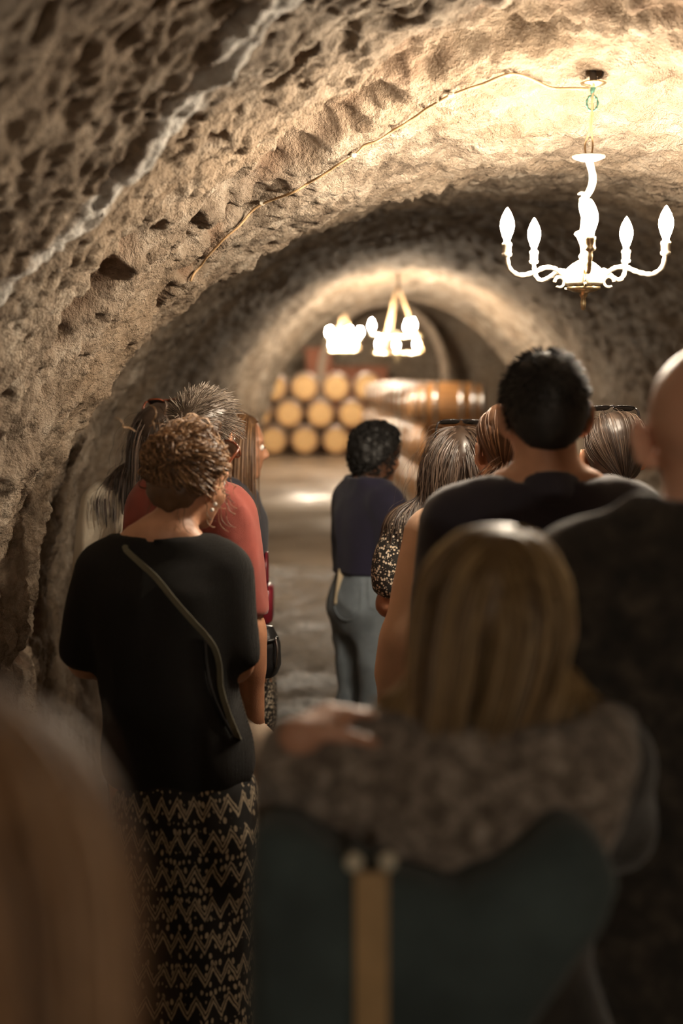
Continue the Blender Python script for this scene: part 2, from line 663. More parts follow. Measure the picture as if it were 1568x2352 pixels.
def arch_face():
    """hall-side face of the wall the tunnel pierces, and the reveal"""
    th = np.concatenate([[-.95 / 1.6], np.linspace(0, np.pi, 90), [np.pi + .95 / 1.6]])
    a, b, c = prof(13.3)
    tc = np.clip(th, 0, np.pi)
    x = c - a * np.cos(tc)
    z = np.where(th < 0, -.05, np.where(th > np.pi, -.05, ZS + b * np.sin(tc)))
    inner = np.stack([x, np.full_like(x, 13.3), z], -1)
    ox = np.where(th < .6, -5.2, np.where(th > np.pi - .6, 5.6, c + (x - c) * 4))
    oz = np.where((th < .6) | (th > np.pi - .6), z * 1.0, 4.6)
    outer = np.stack([ox, np.full_like(x, 13.35), oz], -1)
    ts = np.linspace(0, 1, 24)[:, None, None]
    G = inner[None] * (1 - ts) + outer[None] * ts
    G[..., 1] += (n3(G * 2.2) - .5) * .2 * np.minimum(1, ts[..., 0] * 6)
    nv, nu = G.shape[:2]
    i = np.arange(nv - 1)[:, None]
    j = np.arange(nu - 1)[None]
    F = np.stack([i * nu + j, i * nu + j + 1, (i + 1) * nu + j + 1, (i + 1) * nu + j], -1).reshape(-1, 4)
    zz = np.zeros(nu * nv)
    struct(ob('wall_front', mk_mesh('wall_front', G.reshape(-1, 3), F, True, ROCK, {'scar': zz, 'seam_light': zz})))
    # closing wall far behind the photographer
    rock_sheet('wall_rear', (-1.4, -7.9, -.1), (2.6, -7.9, -.1), (-1.4, -7.9, 2.9), (2.6, -7.9, 2.9), 30, 24, .1, (0, 1, 0))


arch_face()


def arch_rib():
    # pale plastered rib standing before the back wall of the hall
    m = plain('pale_plaster', (.42, .33, .25), .9, var=.2, scale=6, bump=.01)
    th = np.linspace(-.5, np.pi + .5, 60)
    cx, a, zsp, b = 1.0, 1.42, 1.75, 1.75
    rings = []
    for t in th:
        tc = min(max(t, 0), np.pi)
        cs, sn = math.cos(tc), math.sin(tc)
        dz = -1.7 * max(0, -t, t - np.pi) / .5
        for (dr, dy) in ((0, 0), (.17, 0), (.17, .5), (0, .5)):
            rings.append([cx + (a + dr) * cs, 34.6 + dy, zsp + (b + dr) * sn + dz])
    V = np.array(rings)
    F = []
    for i in range(len(th) - 1):
        for j in range(4):
            F.append([i * 4 + j, i * 4 + (j + 1) % 4, (i + 1) * 4 + (j + 1) % 4, (i + 1) * 4 + j])
    struct(ob('trim_1', mk_mesh('trim_1', V, np.array(F), False, m)))


arch_rib()

# brick pier and low brick wall showing above the stacked barrels
BRICK = NT('old_red_brick')
_v = BRICK.coords()
_b = BRICK.n('TexBrick', {'Vector': BRICK.n('Mapping', {'Vector': BRICK.n('TexCoord').outputs['Object'], 'Rotation': (R(90), 0, 0)}).outputs[0],
                          'Color1': (.36, .13, .07), 'Color2': (.27, .10, .055), 'Mortar': (.25, .2, .16), 'Scale': 4.5,
                          'Mortar Size': .015, 'Brick Width': .9, 'Row Height': .3})
BRICK.p(Base_Color=_b.outputs[0], Roughness=.9)
BRICK.bump(_b.outputs['Fac'], -.01)
pm = MB()
pm.add(*bevel_box((0, 0, 1.2), (.62, .5, 2.4), .02))
pm.add(*bevel_box((0, 0, 2.44), (.72, .6, .12), .02))
o = ob('brick_pier', pm.mesh('brick_pier', BRICK.m, False), None, at(733, 1020, 35.0) * np.array([1, 1, 0]))
tag(o, 'red brick pier rising behind the end-on stacked barrels', 'pier')
pm = MB()
pm.add(*bevel_box((0, 0, 1.0), (1.6, .35, 2.0), .02))
pm.add(*bevel_box((0, 0, 2.03), (1.66, .4, .07), .02))
o = ob('brick_wall', pm.mesh('brick_wall', BRICK.m, False), None, at(815, 1020, 35.6) * np.array([1, 1, 0]))
tag(o, 'low red brick wall behind the barrels beside the brick pier', 'wall')


# ================================================================== LAMPS
def bulb_mat():
    m = bpy.data.materials.new('glowing_bulb')
    m.use_nodes = True
    t = m.node_tree
    t.nodes.clear()
    e = t.nodes.new('ShaderNodeEmission')
    e.inputs[0].default_value = (*LAMP_COL, 1)
    e.inputs[1].default_value = LAMP
    q = t.nodes.new('ShaderNodeOutputMaterial')
    t.links.new(e.outputs[0], q.inputs[0])
    return m


BULB = bulb_mat()
BRASS = metal_mat('aged_brass', (.78, .62, .38), .3, (.10, .20, .16))
PALE = plain('chalky_cream_metal', (.50, .45, .36), .42, var=.12, scale=60, bump=.001)
IRON = plain('dark_iron', (.045, .033, .026), .5, var=.3)
CORD = plain('tan_flex', (.34, .22, .11), .7, var=.2, scale=80)
bulb_me = MB().add(*lathe([(.0005, 0), (.009, .001), (.0125, .010), (.0165, .022), (.0185, .033), (.0172, .046), (.0125, .060), (.0065, .071), (.0025, .077), (.0004, .079)], 9)).mesh('bulb', BULB)
bulb_far = MB().add(*lathe([(.0005, 0), (.0165, .020), (.0178, .040), (.0065, .070), (.0004, .079)], 6)).mesh('bulb', BULB)


def main_chandelier():
    D = 3.7
    base = at(1340, 640, D)                                 # centre of the bowl
    k = D / F_PX
    root = thing('chandelier', 'cream five-arm chandelier with glowing candle bulbs hanging from the near vault', 'chandelier', base)

    def L(px, py, dy=0.0):                                  # pixel offset -> local metres at the chandelier
        return np.array([(px - 1340) * k, dy, (640 - py) * k])
    # bowl
    mb = MB()
    mb.add(*lathe([(.004, .050), (.014, .047), (.030, .038), (.046, .024), (.052, .012), (.053, -.012), (.047, -.016), (.038, -.019), (.002, -.020)], 24))
    ob('bowl', mb.mesh('bowl', PALE), root)
    mb = MB()
    mb.add(*lathe([(.002, -.020), (.043, -.021), (.044, -.026), (.030, -.033), (.012, -.037), (.010, -.045), (.006, -.050), (.0075, -.062), (.006, -.078), (.001, -.081)], 18))
    ob('finial', mb.mesh('finial', BRASS), root)
    # stem: vase, curved pipe, leaf
    top = L(1347, 374)
    mb = MB()
    mb.add(*lathe([(.010, .046), (.015, .056), (.009, .066), (.011, .085), (.020, .105), (.026, .112), (.024, .118), (.012, .124), (.010, .14), (.008, .17)], 16))
    mb.add(*tube([(0, 0, .16), L(1335, 470), L(1352, 440), L(1357, 415), L(1352, 390), top], [.010, .010, .009, .010, .009, .010], 26, 10))
    ob('stem', mb.mesh('stem', PALE), root)
    mb = MB()
    for dx, dz in ((-.012, .198), (.006, .180), (-.006, .168)):
        a = np.array([dx, -.004, dz])
        mb.add(*tube([a, a + (.008, -.01, .006), a + (.002, -.014, .016), a + (-.008, -.008, .014)], [.006, .008, .006, .002], 12, 6))
    ob('leaf_spray', mb.mesh('leaf_spray', PALE), root)
    mb = MB()
    V, F = lathe([(.008, -.004), (.024, -.003), (.040, .004), (.042, .009), (.039, .008), (.022, .003), (.006, .003)], 32)
    ang = np.arctan2(V[:, 1], V[:, 0])
    rr = np.hypot(V[:, 0], V[:, 1])
    V[:, :2] *= (1 + .035 * np.cos(ang * 12) * (rr > .03))[:, None]
    mb.add(V + top, F)
    ob('drip_plate', mb.mesh('drip_plate', PALE), root)
    # twin flex and green ring, canopy, hook
    ring = L(1353, 250)
    can = L(1355, 206)
    hk = L(1357, 178)
    for s in (-1, 1):
        mb = MB()
        mb.add(*tube([top + (s * .006, 0, .004), top + (s * .010, 0, .035), top * .5 + ring * .5 + (s * .003, 0, 0), ring + (s * .002, 0, -.02), ring + (0, s * .003, .01), can + (0, 0, -.004)], .0026, 30, 6))
        ob('flex', mb.mesh('flex', CORD), root)
    mb = MB()
    a = np.linspace(0, 2 * np.pi, 40)
    rp = np.stack([np.cos(a) * .014, 0 * a, np.sin(a) * .019], -1) + ring
    V, F = tubes(rp[None], (.0022 + .0012 * (np.cos(a * 9) > 0))[None], 6)
    mb.add(V, F)
    mb.add(*tube([ring + (0, 0, .019), ring + (0, 0, .03), can + (0, 0, -.01)], [.003, .006, .007], 10, 8))
    ob('chain_ring', mb.mesh('chain_ring', metal_mat('verdigris', (.14, .30, .24), .6)), root)
    mb = MB()
    mb.add(*lathe([(.003, -.012), (.012, -.010), (.031, -.003), (.034, .000), (.030, .002), (.008, .005), (.004, .006)], 24, can))
    ob('canopy', mb.mesh('canopy', BRASS), root)
    mb = MB()
    mb.add(*tube([can + (0, 0, .004), hk + (-.004, 0, -.004), hk + (-.006, 0, .02), hk + (0, 0, .05)], [.010, .008, .009, .006], 14, 8))
    a = np.linspace(-2.2, 2.2, 20)
    rp = np.stack([np.cos(a) * .014 + .008, 0 * a, np.sin(a) * .014 - .006], -1) + hk
    mb.add(*tubes(rp[None], np.full((1, 20), .0035), 6))
    mb.add(*tube([hk + (-.012, 0, .005), hk + (.004, 0, .012)], .012, 6, 8))
    ob('ceiling_hook', mb.mesh('ceiling_hook', IRON), root)
    # arms
    phi = -.10
    for q in range(5):
        t = -math.pi / 2 + phi + q * 2 * math.pi / 5
        d = np.array([math.cos(t), math.sin(t), 0.0])
        up = np.array([0, 0, 1.0])
        Rr = .208
        pts = [d * .045 + up * .0, d * .075 + up * .022, d * .105 + up * .026, d * .140 + up * .012, d * .175 + up * .006, d * .200 + up * .022, d * Rr + up * .052]
        mb = MB()
        P = resample(pts, 34)
        rr = .0062 + .0009 * np.sin(np.arange(34) * 2.1)
        mb.add(*tubes(P[None], rr[None], 8))
        # scroll under the arm root
        e = np.cross(d, up)
        a = np.linspace(0, 1.7 * math.pi, 18)
        sc = d[None] * (.066 + .013 * np.cos(a))[:, None] + up[None] * (-.010 + .013 * np.sin(a))[:, None]
        mb.add(*tubes(sc[None], np.linspace(.005, .003, 18)[None], 6))
        arm = ob('arm', mb.mesh('arm', PALE if q else BRASS), root)
        mb = MB()
        tip = d * Rr + up * .050
        mb.add(*lathe([(.006, 0), (.0125, .004), (.0135, .010), (.0105, .013), (.0115, .016), (.0115, .028), (.0135, .030), (.0125, .036), (.0085, .038), (.0083, .046), (.0005, .047)], 14, tip))
        ob('candle_socket', mb.mesh('candle_socket', PALE if q else BRASS), arm)
        ob('bulb', bulb_me, root, tip + up * .046)
    return root


main_chandelier()


def rope_chandelier(c, label, tiers, hang, scale=1.0, ropes=True):
    """tiers: (radius, height, bulbs, phase)"""
    root = thing('chandelier', label, 'chandelier', c)
    r0 = max(t[0] for t in tiers)
    for rad, dz, nb, phi in tiers:
        a = np.linspace(0, 2 * np.pi, 40)
        rp = np.stack([np.cos(a) * rad, np.sin(a) * rad, 0 * a + dz], -1)
        ob('hoop', MB().add(*tubes(rp[None], np.full((1, 40), .009), 8)).mesh('hoop', BRASS), root)
        for q in range(nb):
            t = phi + q * 2 * math.pi / nb
            e = np.array([math.cos(t) * rad, math.sin(t) * rad, dz])
            ob('candle_socket', MB().add(*lathe([(.008, -.005), (.016, .005), (.012, .01), (.012, .045), (.001, .046)], 10, e)).mesh('candle_socket', PALE), root)
            b = ob('bulb', bulb_far, root, e + (0, 0, .042))
            b.scale = (scale, scale, scale)
    mb = MB()
    for q in range(3):
        t = q * math.pi / 3
        mb.add(*tube([(math.cos(t) * r0, math.sin(t) * r0, 0), (0, 0, -.03), (-math.cos(t) * r0, -math.sin(t) * r0, 0)], .007, 12, 6))
    mb.add(*lathe([(.001, -.09), (.012, -.085), (.02, -.07), (.012, -.05), (.03, -.035), (.012, -.01), (.010, .16), (.001, .17)], 14))
    ob('hub', mb.mesh('hub', BRASS), root)
    for q in range(3):
        t = 2.2 + q * 2 * math.pi / 3
        e = np.array([math.cos(t) * r0, math.sin(t) * r0, 0])
        top = hang if ropes else .45
        ob('rope', MB().add(*tube([e, e * .55 + (0, 0, top * .45), e * .12 + (0, 0, top * .92), (0, 0, top)], .011, 14, 6)).mesh('rope', CORD), root)
    ob('ceiling_hook', MB().add(*tube([(0, 0, (hang if ropes else .45) - .02), (.01, 0, hang * .7 + .1), (0, 0, hang + .22)], .010, 10, 8)).mesh('ceiling_hook', IRON), root)
    return root


rope_chandelier(at(912, 808, 12.0), 'two-tier chandelier hung on ropes just inside the far tunnel mouth', [(.18, -.02, 3, 1.57), (.215, .135, 3, 3.23)], .54, 1.15)
rope_chandelier(at(788, 803, 18.5), 'two-tier chandelier in the barrel hall, left of the rope-hung one', [(.15, -.02, 4, .3), (.22, .14, 5, .1)], 1.62, 1.25, False)
rope_chandelier((-1.2, 25.0, 3.42), 'added unseen fill chandelier high in the hall above the end-on barrels', [(.25, 0, 8, .1)], .45, 2.0)  # not in view; put in to brighten the barrel hall
rope_chandelier((.3, 29.6, 3.5), 'added out-of-view chandelier at the back of the hall above the long barrel row', [(.25, 0, 8, .1)], .42, 1.9)  # second hall lamp added out of sight for more light
rope_chandelier((.62, -4.6, 2.05), 'added unseen fill chandelier behind the group in the near end of the tunnel', [(.2, 0, 7, .1)], .5, 1.2)  # added behind the camera to fill the dark foreground

# cable pinned along the vault
cable_px = [(1352, 203), (1300, 200), (1245, 185), (1195, 165), (1160, 162), (1100, 185), (1030, 213), (960, 255), (880, 305), (810, 348), (740, 392), (660, 440), (600, 465), (545, 515), (495, 565), (450, 612), (430, 645)]
cp2 = resample(np.array(cable_px, float), 90)
pts = np.array([on_wall(x, y, .013) for x, y in cp2])
a_, b_ = at(1352, 204, 3.69), at(1300, 202, 3.70)
for i_ in range(6):
    pts[i_] = a_ + (b_ - a_) * i_ / 5
for _ in range(2):
    pts[1:-1] = pts[1:-1] * .5 + (pts[:-2] + pts[2:]) * .25
root = thing('lamp_cable', 'thin cable running from the chandelier hook along the rock vault', 'cable')
ob('flex', MB().add(*tube(pts, .0036, 260, 6)).mesh('flex', CORD), root)
for x, y in ((806, 351), (601, 464), (1030, 213), (1160, 163)):
    c = on_wall(x, y, .012)
    ob('cable_clip', MB().add(*bevel_box(c, (.016, .016, .014), .004)).mesh('cable_clip', PALE, False), root)


# ================================================================== BARRELS
def barrel_meshes():
    L, rm, re = .94, .345, .285
    wood = NT('oak_staves')
    v = wood.coords('Object', (1, 1, 1))
    st = wood.noise(wood.n('Mapping', {'Vector': v, 'Scale': (3, 3, .6)}).outputs[0], 7, 5)
    wood.p(Base_Color=wood.ramp(st, [(.3, (.27, .115, .035)), (.7, (.46, .225, .08))]), Roughness=.5)
    wood.bump(st, .003)
    hm = NT('pale_oak_head')
    v = hm.coords()
    st = hm.noise(hm.n('Mapping', {'Vector': v, 'Scale': (9, 1.2, 1)}).outputs[0], 5, 5)
    hm.p(Base_Color=hm.ramp(st, [(.3, (.50, .30, .115)), (.7, (.66, .43, .19))]), Roughness=.55)
    steel = metal_mat('galvanised_hoop', (.62, .60, .56), .33)
    h = np.linspace(-L / 2, L / 2, 15)
    r = re + (rm - re) * (1 - (2 * h / L) ** 2)
    prof_ = [(re - .03, -L / 2 + .03), (re - .022, -L / 2)] + list(zip(r, h)) + [(re - .022, L / 2), (re - .03, L / 2 - .03)]
    V, F = lathe(prof_, 56)
    a = np.arctan2(V[:, 1], V[:, 0])
    V[:, :2] *= (1 - .006 * (np.arange(len(V)) % 2))[:, None]
    body = MB().add(V, F).mesh('body', wood.m, False)
    hoops = []
    for hh, wd in ((-.445, .045), (-.33, .04), (-.17, .04), (.17, .04), (.33, .04), (.445, .045)):
        r0 = re + (rm - re) * (1 - (2 * (hh - wd / 2) / L) ** 2) + .002
        r1 = re + (rm - re) * (1 - (2 * (hh + wd / 2) / L) ** 2) + .002
        hoops.append(MB().add(*lathe([(r0 - .004, hh - wd / 2), (r0 + .003, hh - wd / 2), (r1 + .003, hh + wd / 2), (r1 - .004, hh + wd / 2)], 40)).mesh('hoop', steel))
    heads = []
    for s in (-1, 1):
        heads.append(MB().add(*lathe([(.0005, s * (L / 2 - .028)), (.15, s * (L / 2 - .028)), (re - .024, s * (L / 2 - .03))], 40)).mesh('barrel_head', hm.m, False))
    dh = plain('wine_stained_head', (.085, .052, .034), .45, var=.35, scale=9)
    dark = []
    for me in heads:
        d_ = me.copy()
        d_.materials.clear()
        d_.materials.append(dh)
        dark.append(d_)
    bung = MB().add(*lathe([(.03, -.01), (.032, .006), (.022, .012), (.0005, .013)], 12, (rm - .004, 0, 0), 'x')).mesh('bung', plain('silicone_bung', (.55, .5, .45), .5))
    return body, hoops, heads, bung, dark


B_BODY, B_HOOPS, B_HEADS, B_BUNG, B_DARK = barrel_meshes()


def barrel(loc, rot, label, group, bung=True):
    root = thing('wine_barrel', label, 'barrel', loc, 0, group)
    root.rotation_euler = rot
    ob('body', B_BODY, root)
    for h in B_HOOPS:
        ob('hoop', h, root)
    for h in (B_HEADS if bung else B_DARK):
        ob('barrel_head', h, root)
    if bung:
        ob('bung', B_BUNG, root)
    return root


# end-on stack on the left of the hall, three staggered layers
SP = .715
ordn = ['leftmost', 'second', 'third', 'fourth', 'fifth', 'sixth']
for row in range(3):
    n = 5 if row != 1 else 5
    x0 = at(632, 1000, 33.0)[0] - SP * (1 if row != 1 else .5) - .02
    for i in range(n):
        lab = 'pale-headed oak barrel, %s from the left in the %s layer of the end-on stack' % (ordn[i], ['bottom', 'middle', 'top'][row])
        barrel((x0 + i * SP, 33.0, .352 + row * .605), (R(90), R(17 * i + 40 * row), 0), lab, 'end-on stacked barrels in the hall')

# long nested row along the right of the aisle, barrels lying across it
ORD = ['nearest', 'second', 'third', 'fourth', 'fifth', 'sixth', 'seventh', 'eighth', 'ninth', 'tenth', 'eleventh', 'twelfth', 'thirteenth',
       'fourteenth', 'fifteenth', 'sixteenth', 'seventeenth', 'eighteenth', 'nineteenth', 'twentieth']
pa = np.array([1.44, 19.0])
pb = np.array([.98, 31.5])
ux = (pb - pa) / np.linalg.norm(pb - pa)
for k in range(3):
    for i in range(19):
        x, y = pa + ux * (.64 * i + (.32 if k == 1 else 0))
        lab = 'orange-brown barrel lying across the aisle, %s of the %s layer in the long right-hand row' % (ORD[i], ['bottom', 'middle', 'top'][k])
        b = barrel((x, y, .312 + k * .545), (R(8 * ((i * 7 + k * 3) % 5)), R(90), 0), lab, 'barrels in the long right-hand row', False)
        b.scale = (.895, .895, 1)

# ================================================================== IMPLICIT SURFACES FOR BODIES AND CLOTH
def V3(*a):
    return np.array(a, float)


class RC:                                                    # round cone
    def __init__(s, a, b, ra, rb, k=.03):
        s.a, s.b, s.ra, s.rb, s.k = np.asarray(a, float), np.asarray(b, float), ra, rb, k
        r = max(ra, rb)
        s.lo = np.minimum(s.a, s.b) - r
        s.hi = np.maximum(s.a, s.b) + r

    def f(s, X, Y, Z):
        d = s.b - s.a
        x, y, z = X - s.a[0], Y - s.a[1], Z - s.a[2]
        h = np.clip((x * d[0] + y * d[1] + z * d[2]) / (d @ d + 1e-12), 0, 1)
        return np.sqrt((x - h * d[0]) ** 2 + (y - h * d[1]) ** 2 + (z - h * d[2]) ** 2) - (s.ra + h * (s.rb - s.ra))

    def grow(s, o):
        return RC(s.a, s.b, s.ra + o, s.rb + o, s.k)


class RCF(RC):                                               # round cone cut square at its far end
    def f(s, X, Y, Z):
        d = s.b - s.a
        ln = np.sqrt(d @ d)
        al = ((X - s.a[0]) * d[0] + (Y - s.a[1]) * d[1] + (Z - s.a[2]) * d[2]) / ln - ln
        return np.maximum(RC.f(s, X, Y, Z), al)

    def grow(s, o):
        return RCF(s.a, s.b, s.ra + o, s.rb + o, s.k)


class EL:                                                    # ellipsoid, R columns = axes
    def __init__(s, c, r, Rm=None, k=.03):
        s.c, s.r, s.k = np.asarray(c, float), np.asarray(r, float), k
        s.R = np.eye(3) if Rm is None else np.asarray(Rm)
        m = np.abs(s.R) @ s.r
        s.lo, s.hi = s.c - m, s.c + m

    def f(s, X, Y, Z):
        x, y, z = X - s.c[0], Y - s.c[1], Z - s.c[2]
        q = [(x * s.R[0, i] + y * s.R[1, i] + z * s.R[2, i]) / s.r[i] for i in range(3)]
        k0 = np.sqrt(q[0] ** 2 + q[1] ** 2 + q[2] ** 2)
        k1 = np.sqrt((q[0] / s.r[0]) ** 2 + (q[1] / s.r[1]) ** 2 + (q[2] / s.r[2]) ** 2) + 1e-9
        return k0 * (k0 - 1) / k1

    def grow(s, o):
        return EL(s.c, s.r + o, s.R, s.k)


class TS:                                                    # stacked oval sections: rows (z, w, d, cx, cy)
    def __init__(s, rows, n=2.4, k=.03, off=0.0):
        s.rows = np.asarray(rows, float)
        s.n, s.k, s.off = n, k, off
        r = s.rows
        s.lo = V3((r[:, 3] - r[:, 1]).min() - off, (r[:, 4] - r[:, 2]).min() - off, r[:, 0].min() - off)
        s.hi = V3((r[:, 3] + r[:, 1]).max() + off, (r[:, 4] + r[:, 2]).max() + off, r[:, 0].max() + off)

    def f(s, X, Y, Z):
        r = s.rows
        w = np.interp(Z, r[:, 0], r[:, 1]) + s.off
        d = np.interp(Z, r[:, 0], r[:, 2]) + s.off
        cx = np.interp(Z, r[:, 0], r[:, 3])
        cy = np.interp(Z, r[:, 0], r[:, 4])
        q = (np.abs((X - cx) / w) ** s.n + np.abs((Y - cy) / d) ** s.n) ** (1 / s.n)
        side = (q - 1) * np.minimum(w, d)
        zc = np.maximum(Z - (r[-1, 0] + s.off), (r[0, 0] - s.off) - Z)
        return np.maximum(side, zc + 0 * side)

    def grow(s, o):
        return TS(s.rows, s.n, s.k, s.off + o)


def smin(a, b, k):
    h = np.clip(.5 + .5 * (b - a) / k, 0, 1)
    return b * (1 - h) + a * h - k * h * (1 - h)


def axis(lo, hi, h, fine, hf):
    pts = [lo]
    while pts[-1] < hi:
        p = pts[-1]
        st = hf if any(a - hf <= p <= b for a, b in fine) else h
        nxt = p + st
        for a, b in fine:
            if p < a < nxt:
                nxt = a
        pts.append(nxt)
    return np.array(pts)


def grid_eval(prims, xs, ys, zs, cuts=()):
    f = np.full((len(xs), len(ys), len(zs)), .08, dtype=np.float32)
    for p in prims:
        m = p.k + .012
        i0, i1 = np.searchsorted(xs, p.lo[0] - m), np.searchsorted(xs, p.hi[0] + m)
        j0, j1 = np.searchsorted(ys, p.lo[1] - m), np.searchsorted(ys, p.hi[1] + m)
        k0, k1 = np.searchsorted(zs, p.lo[2] - m), np.searchsorted(zs, p.hi[2] + m)
        if i1 <= i0 or j1 <= j0 or k1 <= k0:
            continue
        d = p.f(xs[i0:i1, None, None], ys[None, j0:j1, None], zs[None, None, k0:k1])
        sl = f[i0:i1, j0:j1, k0:k1]
        f[i0:i1, j0:j1, k0:k1] = smin(sl, d, p.k)
    for c in cuts:
        f = np.maximum(f, c(xs[:, None, None], ys[None, :, None], zs[None, None, :]))
    return f


def surface_nets(f, xs, ys, zs):
    ins = f < 0
    nx, ny, nz = f.shape
    c = np.zeros((nx - 1, ny - 1, nz - 1), dtype=np.int8)
    for dx in (0, 1):
        for dy in (0, 1):
            for dz in (0, 1):
                c += ins[dx:nx - 1 + dx, dy:ny - 1 + dy, dz:nz - 1 + dz]
    act = (c > 0) & (c < 8)
    I = np.argwhere(act)
    idx = np.full(act.shape, -1, dtype=np.int64)
    idx[act] = np.arange(len(I))
    acc = np.zeros((len(I), 3))
    cnt = np.zeros(len(I))
    cr = [(a, b, d) for a in (0, 1) for b in (0, 1) for d in (0, 1)]
    for a in cr:
        for ax in range(3):
            if a[ax] == 1:
                continue
            b = list(a)
            b[ax] = 1
            A = I + a
            B = I + b
            fa = f[A[:, 0], A[:, 1], A[:, 2]]
            fb = f[B[:, 0], B[:, 1], B[:, 2]]
            x = (fa < 0) != (fb < 0)
            t = np.where(x, fa / np.where(x, fa - fb, 1), 0)
            pa = np.stack([xs[A[:, 0]], ys[A[:, 1]], zs[A[:, 2]]], 1)
            pb = np.stack([xs[B[:, 0]], ys[B[:, 1]], zs[B[:, 2]]], 1)
            acc += np.where(x[:, None], pa + (pb - pa) * t[:, None], 0)
            cnt += x
    V = acc / np.maximum(cnt, 1)[:, None]
    F = []
    for ax in range(3):
        sl0 = [slice(None)] * 3
        sl1 = [slice(None)] * 3
        sl0[ax] = slice(0, -1)
        sl1[ax] = slice(1, None)
        e = ins[tuple(sl0)] != ins[tuple(sl1)]
        E = np.argwhere(e)
        o1, o2 = [(1, 2), (2, 0), (0, 1)][ax]
        ok = (E[:, o1] > 0) & (E[:, o2] > 0) & (E[:, o1] < f.shape[o1] - 1) & (E[:, o2] < f.shape[o2] - 1)
        E = E[ok]
        u = np.zeros(3, int)
        v = np.zeros(3, int)
        u[o1] = 1
        v[o2] = 1
        q = []
        for off in (-u - v, -v, 0 * u, -u):
            G = E + off
            q.append(idx[G[:, 0], G[:, 1], G[:, 2]])
        q = np.stack(q, 1)
        s = ins[E[:, 0], E[:, 1], E[:, 2]]
        q = np.where(s[:, None], q, q[:, ::-1])
        F.append(q)
    F = np.concatenate(F)
    return V, F[(F >= 0).all(1)]


def relax(V, F, it=2, lam=.5):
    for _ in range(it):
        acc = np.zeros_like(V)
        cnt = np.zeros(len(V))
        for a in range(4):
            b = (a + 1) % 4
            np.add.at(acc, F[:, a], V[F[:, b]])
            np.add.at(cnt, F[:, a], 1)
            np.add.at(acc, F[:, b], V[F[:, a]])
            np.add.at(cnt, F[:, b], 1)
        V = V + lam * (acc / np.maximum(cnt, 1)[:, None] - V)
    return V


def vnormals(V, F):
    n = np.cross(V[F[:, 2]] - V[F[:, 0]], V[F[:, 3]] - V[F[:, 1]])
    N = np.zeros_like(V)
    for a in range(4):
        np.add.at(N, F[:, a], n)
    return N / (np.linalg.norm(N, axis=1, keepdims=True) + 1e-12)


def solid(name, prims, mat, h=.014, fine=(), hf=.006, cuts=(), folds=0.0, fold_sc=(14, 14, 5), it=1, attrs=None):
    lo = np.min([p.lo for p in prims], 0) - .03
    hi = np.max([p.hi for p in prims], 0) + .03
    xs, ys, zs = [axis(lo[i], hi[i], h, [(b[0][i], b[1][i]) for b in fine], hf) for i in range(3)]
    f = grid_eval(prims, xs, ys, zs, cuts)
    V, F = surface_nets(f, xs, ys, zs)
    V = relax(V, F, it)
    if folds:
        N = vnormals(V, F)
        q = V * np.asarray(fold_sc, float)
        q = q + 1.2 * np.stack([n3(V * 6 + 3), n3(V * 6 + 30), n3(V * 6 + 17)], 1)
        k = 1 - 2 * np.abs(n3(q + 11) - .5) * 2
        k = k * .7 + (n3(V * 9) - .5) * .8
        V = V + N * ((k - .25) * folds)[:, None]
    a = {'tone': np.full(len(V), .25)} if attrs is None else attrs
    return mk_mesh(name, V, F, True, mat, a), (V, F)


def field_at(prims, P):
    f = np.full(len(P), .08)
    for p in prims:
        f = smin(f, p.f(P[:, 0], P[:, 1], P[:, 2]), p.k)
    return f


def grad_at(prims, P, e=.004):
    g = np.stack([field_at(prims, P + e * np.eye(3)[i]) - field_at(prims, P - e * np.eye(3)[i]) for i in range(3)], 1)
    return g / (np.linalg.norm(g, axis=1, keepdims=True) + 1e-9)


def rotm(yaw=0, pitch=0, roll=0):
    """yaw about z, pitch about x (+ looks up), roll about y"""
    return np.array((Matrix.Rotation(R(yaw), 3, 'Z') @ Matrix.Rotation(R(pitch), 3, 'X') @ Matrix.Rotation(R(roll), 3, 'Y')))


# ------------------------------------------------------------------ body
SKEL_M = [(.80, .11, .085), (.90, .165, .115), (.98, .165, .112), (1.10, .150, .102), (1.25, .168, .115), (1.36, .178, .112), (1.44, .150, .082), (1.50, .075, .06)]
SKEL_F = [(.80, .11, .09), (.89, .175, .122), (.97, .172, .118), (1.10, .130, .096), (1.25, .146, .110), (1.35, .155, .106), (1.43, .130, .078), (1.49, .062, .054)]


